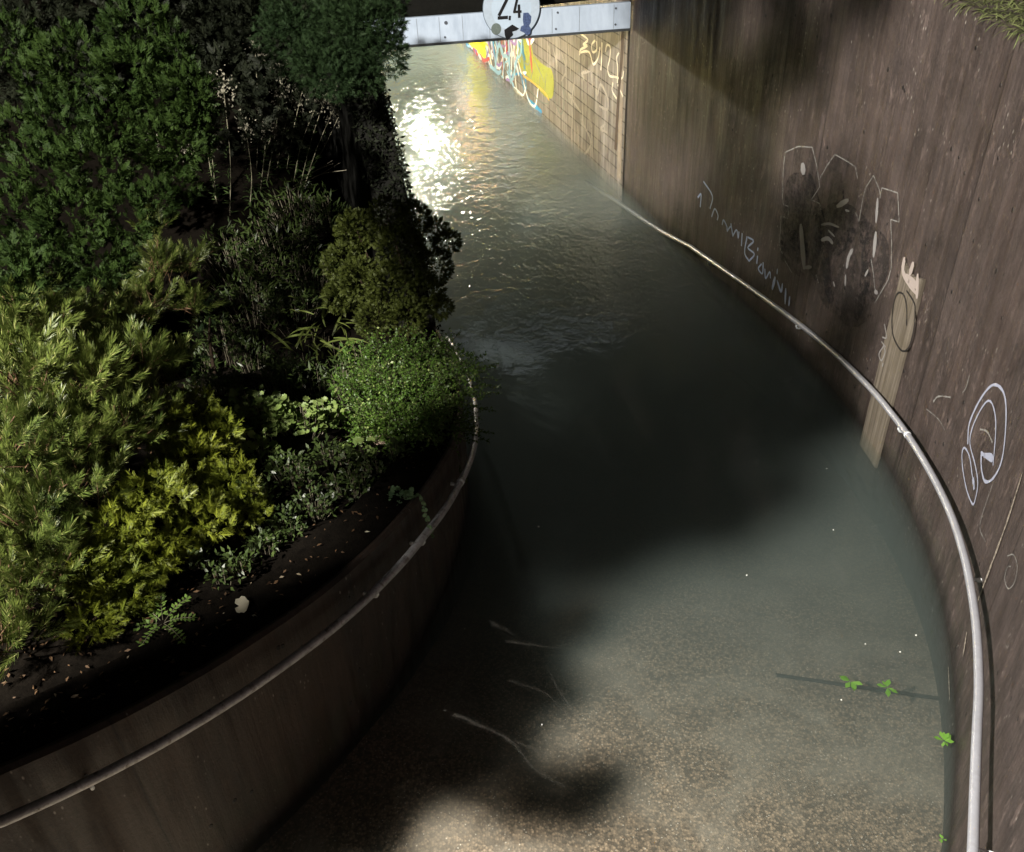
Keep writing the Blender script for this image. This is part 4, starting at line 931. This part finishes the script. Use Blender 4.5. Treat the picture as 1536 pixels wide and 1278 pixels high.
tag_['kind'] = 'stuff'
t3 = leaf_clump('ground_cover', 'mixed low leaves filling the bed between the lobed plants and the golden juniper', 'undergrowth', [(330, 590, 40), (370, 620, 30), (440, 720, 34), (500, 700, 30), (540, 740, 20), (380, 760, 30), (300, 560, 30), (430, 560, 30), (600, 700, 16)], T_LEAF, .045, 950, MT['cover'], .2, .35, clump=2, jit=.7); t3['kind'] = 'stuff'
t2 = leaf_clump('weeds', 'low weeds and seedlings along the inner edge of the planter wall', 'weeds', [(470, 770, 30), (520, 745, 28), (430, 800, 30), (400, 830, 26), (360, 860, 22), (330, 880, 18), (560, 715, 18), (300, 850, 20)], T_LEAF, .036, 620, MT['cover'], .14, .4, clump=2, jit=.7); t2['kind'] = 'stuff'
# fern-like sprig
def sprig(name, label, px, py, n, L, mat, ls, cat='plant', up=.5):
    p0 = bankhit(px, py); t = empty(name, tuple(p0), label, cat); lf = Leaves(); b = MB(); Ps = []; Ds = []
    for i in range(n):
        a = 2 * math.pi * i / n + RNG.uniform(-.3, .3); d = np.array([math.cos(a), math.sin(a), up]); l = L * RNG.uniform(.7, 1.1)
        Q = np.array([p0 + unit(d) * l * k + np.array([0, 0, -.35 * l * k * k]) for k in np.linspace(0, 1, 9)]); b.tube(Q, .0016, 4)
        sd = unit(np.cross(d, [0, 0, 1]))
        for k in range(2, 9):
            for sg_ in (-1, 1): Ps.append(Q[k]); Ds.append(sd * sg_ + unit(d) * .5 + RNG.normal(0, .15, 3))
        Ps.append(Q[-1]); Ds.append(unit(Q[-1] - Q[-2]))
    lf.put(diamond(.55, .05, .5), np.array(Ps), np.array(Ds), np.tile([0, 0, 1.], (len(Ps), 1)) + RNG.normal(0, .2, (len(Ps), 3)), ls * RNG.uniform(.8, 1.2, len(Ps)))
    lf.build('leaflets', mat, t); b.build('stem', MT['stalk'], t); return t
sprig('leaflet_seedling', 'small bright seedling with paired leaflets near the fallen pale leaf', 245, 935, 7, .17, MT['fernlet'], .027)
def coping_pt(px, py): 
    v = ray(px, py); t = 2.
    while t < 12:
        p = CAM + v * t
        if p[2] < ztop(p[0], p[1]): return p
        t += .005
    return p
# weed rooted in the planter wall top, trailing down
cp = coping_pt(600, 748); t = empty('trailing_weed', tuple(cp), 'blue-green weed growing from the planter wall top and trailing to the rail', 'weed'); lf = Leaves(); b = MB(); Ps = []; Ds = []
for i in range(30): a = RNG.uniform(0, 6.28); r_ = RNG.uniform(0, .07); Ps.append(cp + [r_ * math.cos(a), r_ * math.sin(a), RNG.uniform(.01, .06)]); Ds.append((math.cos(a), math.sin(a), .3))
lf.put(T_ROUND, np.array(Ps), np.array(Ds), RNG.normal(0, .3, (30, 3)) + [0, 0, 1], RNG.uniform(.02, .04, 30))
Q = catmull(np.array([cp, A(630, 745, cp[1] - .02), A(638, 770, cp[1] - .08), A(648, 805, cp[1] - .14)]), 8); b.tube(Q, .0016, 4); kk = len(Q)
lf.put(T_ROUND, np.repeat(Q, 2, 0), RNG.normal(0, 1, (2*kk, 3)), RNG.normal(0, .4, (2*kk, 3)) + [0, -.4, .8], RNG.uniform(.012, .028, 2*kk))
lf.build('leaves', leafmat('bluegreen_leaf', (.12, .24, .12), (.28, .42, .22)), t); b.build('stem', MT['stalk'], t)

# tall seed stalks
def stalk_clump(name, label, stalks, base):
    t = empty(name, tuple(base), label, 'perennial', 'tall seed stalks behind the pine'); lf = Leaves()
    for (x0, y0), (x1, y1), Y in stalks:
        q0 = bankhit(x0, y0 + 40); q1 = np.array(aty(x1, y1, q0[1] - .1)); mid = (q0 + q1) / 2 + RNG.normal(0, .02, 3)
        Q = catmull([q0, mid, q1], 7); sb = MB(); sb.tube(Q, np.linspace(.0045, .0026, len(Q)), 6); n = 46
        sb.build('stalk', MT['tallstalk'], t, smooth=True)
        k = RNG.uniform(0, .8, n); Pp = q0 + (q1 - q0) * k[:, None]; a = RNG.uniform(0, 6.28, n)
        lf.put(T_LANCE, Pp, np.c_[np.cos(a), np.sin(a), RNG.uniform(-.1, .7, n)], np.tile([0, 0, 1.], (n, 1)), .10 * (1.1 - k) * RNG.uniform(.5, 1.1, n))
        n = 130; P_ = q1 + RNG.normal(0, 1, (n, 3)) * [.045, .045, .07]; sd = Leaves(); sd.put(diamond(.6, .1), P_, RNG.normal(0, 1, (n, 3)) + [0, 0, .8], RNG.normal(0, 1, (n, 3)), RNG.uniform(.014, .034, n))
        sd.build('seed_head', MT['seed'], t)
    lf.build('leaves', MT['stemleaf'], t)
stalk_clump('seed_stalk_plant', 'clump of tall upright seed stalks leaning right, tallest in the centre', [((385, 215), (383, 80), 6.9), ((345, 285), (335, 130), 6.7), ((400, 235), (425, 115), 6.9), ((395, 200), (418, 145), 7.0), ((430, 215), (455, 130), 7.), ((375, 270), (368, 190), 6.8), ((390, 250), (400, 195), 6.8), ((415, 215), (440, 150), 7.0)], bankhit(385, 300))
stalk_clump('seed_stalk_plant', 'shorter seed stalks to the right, nearest the dark wing wall', [((450, 240), (490, 140), 7.2), ((455, 245), (502, 160), 7.2), ((440, 235), (478, 150), 7.2), ((460, 225), (508, 175), 7.3)], bankhit(450, 290))
stalk_clump('seed_stalk_plant', 'thin seed stalks to the left leaning over the arborvitae', [((325, 265), (303, 180), 6.6), ((262, 270), (228, 215), 6.3), ((298, 255), (285, 220), 6.5), ((325, 260), (315, 200), 6.6)], bankhit(300, 310))
# dry twigs lying on undergrowth
for (pts, lab) in (([(434, 287), (480, 262), (520, 255)], 'dry pale twig lying on the undergrowth, the lower of two'), ([(440, 280), (470, 258), (500, 245)], 'dry pale twig lying on the undergrowth, the upper of two')):
    b = MB(); b.tube(catmull(np.array([A(x, y, 7.1) for x, y in pts]), 6), np.linspace(.005, .002, 13), 6); b.tube([A(*pts[1], 7.1), A(pts[1][0] + 30, pts[1][1] - 18, 7.15)], .002, 5)
    tag(b.build('dry_twig', MT['stalk']), lab, 'twig', 'dry twigs')

# ------------------------------------------------------------------ small litter
def blade(name, P, d, nrm, sc, mat, label, cat, group=None, T=T_LEAF, thick=.003):
    lf = Leaves(); lf.put(T, P, d, nrm, sc); lf.put(T, np.array(P) - np.array([0, 0, thick]), d, nrm, sc); o = lf.build(name, mat); return tag(o, label, cat, group)
MT['pale'] = leafmat('pale_fallen_leaf', (.42, .38, .28), (.62, .58, .46), .1, .5)
T_ROUNDP = t_round(7); T_ROUNDP[0][1:, :2] = (T_ROUNDP[0][1:, :2] - [0, .42]) * (1 + .10 * np.sin(np.arange(15) * 2.2))[:, None] * [1, .8] + [0, .42]; T_ROUNDP[0][2::2, :2] = (T_ROUNDP[0][2::2, :2] - [0, .42]) * .86 + [0, .42]; T_ROUNDP[0][1::2, :2] = (T_ROUNDP[0][1::2, :2] - [0, .42]) * 1.08 + [0, .42]
c1 = coping_pt(350, 912); blade('fallen_leaf', c1 + [0, 0, .012], (1, .1, 0), (0, -.3, 1), .095, MT['pale'], 'large pale fallen leaf lying on the planter wall top', 'leaf', T=T_ROUNDP)
c1 = coping_pt(378, 925); blade('fallen_leaf', c1 + [0, 0, .01], (1, -.3, 0), (0, 0, 1), .03, MT['pale'], 'tiny pale fallen leaf just below the large one', 'leaf')
c1 = coping_pt(268, 1015); blade('fallen_leaf', c1 + [0, 0, .01], (1, .3, 0), (0, 0, 1), .05, MT['litter'], 'small brown leaf on the front edge of the planter wall', 'leaf')
c1 = coping_pt(547, 800); blade('fallen_leaf', c1 + [0, 0, .01], (1, .1, 0), (0, 0, 1), .03, MT['pale'], 'tiny pale leaf on the dark wall top near the lit patch', 'leaf')
c1 = np.array(A(692, 696, 4.6)); 
lf = Leaves(); n = 1100; pts = []
while len(pts) < n:
    px, py = RNG.uniform(-60, 680), RNG.uniform(560, 1150); p = bankhit(px, py)
    if p[2] > 2.4 or inside(p[0], p[1]) < .1: continue
    d_ = inside(p[0], p[1]); z = max(bank(p[0], p[1]), ztop(p[0], p[1]) if d_ < WTH else -9) + .012; pts.append((p[0], p[1], z))
lf.put(T_LEAF, np.array(pts), np.c_[RNG.normal(0, 1, (n, 2)), RNG.uniform(-.1, .3, n)], RNG.normal(0, .35, (n, 3)) + [0, 0, 1], RNG.uniform(.010, .034, n))
tag(lf.build('leaf_litter', MT['litter']), 'scattered dead leaves and bark on the dark soil', 'litter', kind='stuff')
def rock(name, p, r, mat, label, cat='stone'):
    import bmesh
    bm = bmesh.new(); bmesh.ops.create_icosphere(bm, subdivisions=3, radius=1.)
    for v_ in bm.verts:
        k = 1 + .18 * math.sin(v_.co.x * 4 + r[0] * 90) + .14 * math.sin(v_.co.y * 5.3) + .1 * math.sin(v_.co.z * 7 + v_.co.x * 3); v_.co = Vector((v_.co.x * r[0] * k, v_.co.y * r[1] * k, v_.co.z * r[2] * k)) + Vector(tuple(map(float, p)))
    me = bpy.data.meshes.new(name); bm.to_mesh(me); bm.free(); me.materials.append(mat); o = bpy.data.objects.new(name, me); C.objects.link(o); return tag(o, label, cat)
rp = bankhit(568, 662); rock('stone', rp + np.array([0, 0, .03]), (.07, .06, .04), simple('pinkish_stone', (.42, .32, .24), .8, scale=25, bump=.6), 'pinkish brown stone beside the small-leaved bush')
# weed tufts and drifting leaves in the water
def tuft(px, py, z, label, sz, n=9):
    p = np.array(atz(px, py, z)); lf = Leaves(); a = RNG.uniform(0, 6.28, n)
    lf.put(combine([diamond(.5, .04, .6)]), p + np.c_[np.cos(a), np.sin(a), np.zeros(n)] * sz * .05, np.c_[np.cos(a), np.sin(a), RNG.uniform(0, .2, n)], np.tile([0, 0, 1.], (n, 1)) + RNG.normal(0, .2, (n, 3)), sz * RNG.uniform(.4, .8, n))
    tag(lf.build('floating_weed', MT['weed_w']), label, 'water weed', 'green weed sprigs in the water')
tuft(1276, 1022, -.05, 'green weed sprig under the water, left of the pair along the dark seam', .085); tuft(1331, 1031, -.045, 'green weed sprig under the water, right of the pair along the dark seam', .08)
tuft(1416, 1111, .004, 'bright green weed sprig floating against the tall wall', .075, 11); tuft(1414, 1259, -.02, 'tiny green weed sprig low down beside the tall wall', .035, 6)
MT['foam'] = simple('white_speck', (.7, .72, .68), .5)
spots = [(813, 1087, 'between the two lit patches of asphalt'), (1298, 966, 'in the pale water left of the tall wall'), (1374, 953, 'closest to the tall wall in the pale water'), (1120, 863, 'in the middle of the ramp'), (1250, 795, 'below the pale timber strip'), (1240, 703, 'level with the foot of the pale timber strip'), (808, 790, 'in the dark water beside the planter wall'), (1262, 1050, 'just below the green weed pair'), (697, 943, 'in the dark corner by the planter wall'), (1350, 978, 'between two other specks near the wall')]
for px, py, lab in spots:
    p = atz(px, py, .003); b = MB(); n_ = 7; r_ = RNG.uniform(.004, .0085)
    pts = [(p[0] + r_ * RNG.uniform(.5, 1.2) * math.cos(a), p[1] + r_ * RNG.uniform(.5, 1.2) * math.sin(a), .0025) for a in np.linspace(0, 6.28, n_, endpoint=False)]
    b.add(pts + [(x, y, z + .003) for x, y, z in pts], [tuple(range(n_))[::-1], tuple(range(n_, 2*n_))] + [(i, (i+1) % n_, n_ + (i+1) % n_, n_ + i) for i in range(n_)])
    tag(b.build('floating_speck', MT['foam']), 'small white petal floating ' + lab, 'petal', 'white petals on the water')
# narrow drain slot across the ramp, seen dimly through the water (laid on the sloping floor)
import mathutils
from mathutils.bvhtree import BVHTree
fo_ = bpy.data.objects['path'].data; bv_ = BVHTree.FromPolygons([v_.co for v_ in fo_.vertices], [tuple(p.vertices) for p in fo_.polygons])
a_, b_ = atz(1165, 1008, -.29), atz(1440, 1046, -.29); P = []
for k in np.linspace(0, 1, 14):
    q = a_ + (b_ - a_) * k; h_ = bv_.ray_cast(Vector((q[0], q[1], 1.)), Vector((0, 0, -1)))[0]; P.append((q[0], q[1], (h_[2] if h_ else -.3) + .002))
b = MB(); V = []
for p in P: V += [(p[0], p[1] - .012, p[2]), (p[0], p[1] + .012, p[2]), (p[0], p[1] - .012, p[2] + .008), (p[0], p[1] + .012, p[2] + .008)]
F = []
for i in range(13):
    a = 4 * i; F += [(a + 2, a + 6, a + 7, a + 3), (a, a + 4, a + 6, a + 2), (a + 1, a + 3, a + 7, a + 5)]
b.add(V, F); tag(b.build('drain_channel', MT['groove']), 'thin dark drain line crossing the flooded ramp beneath the green weed sprigs', 'drain')
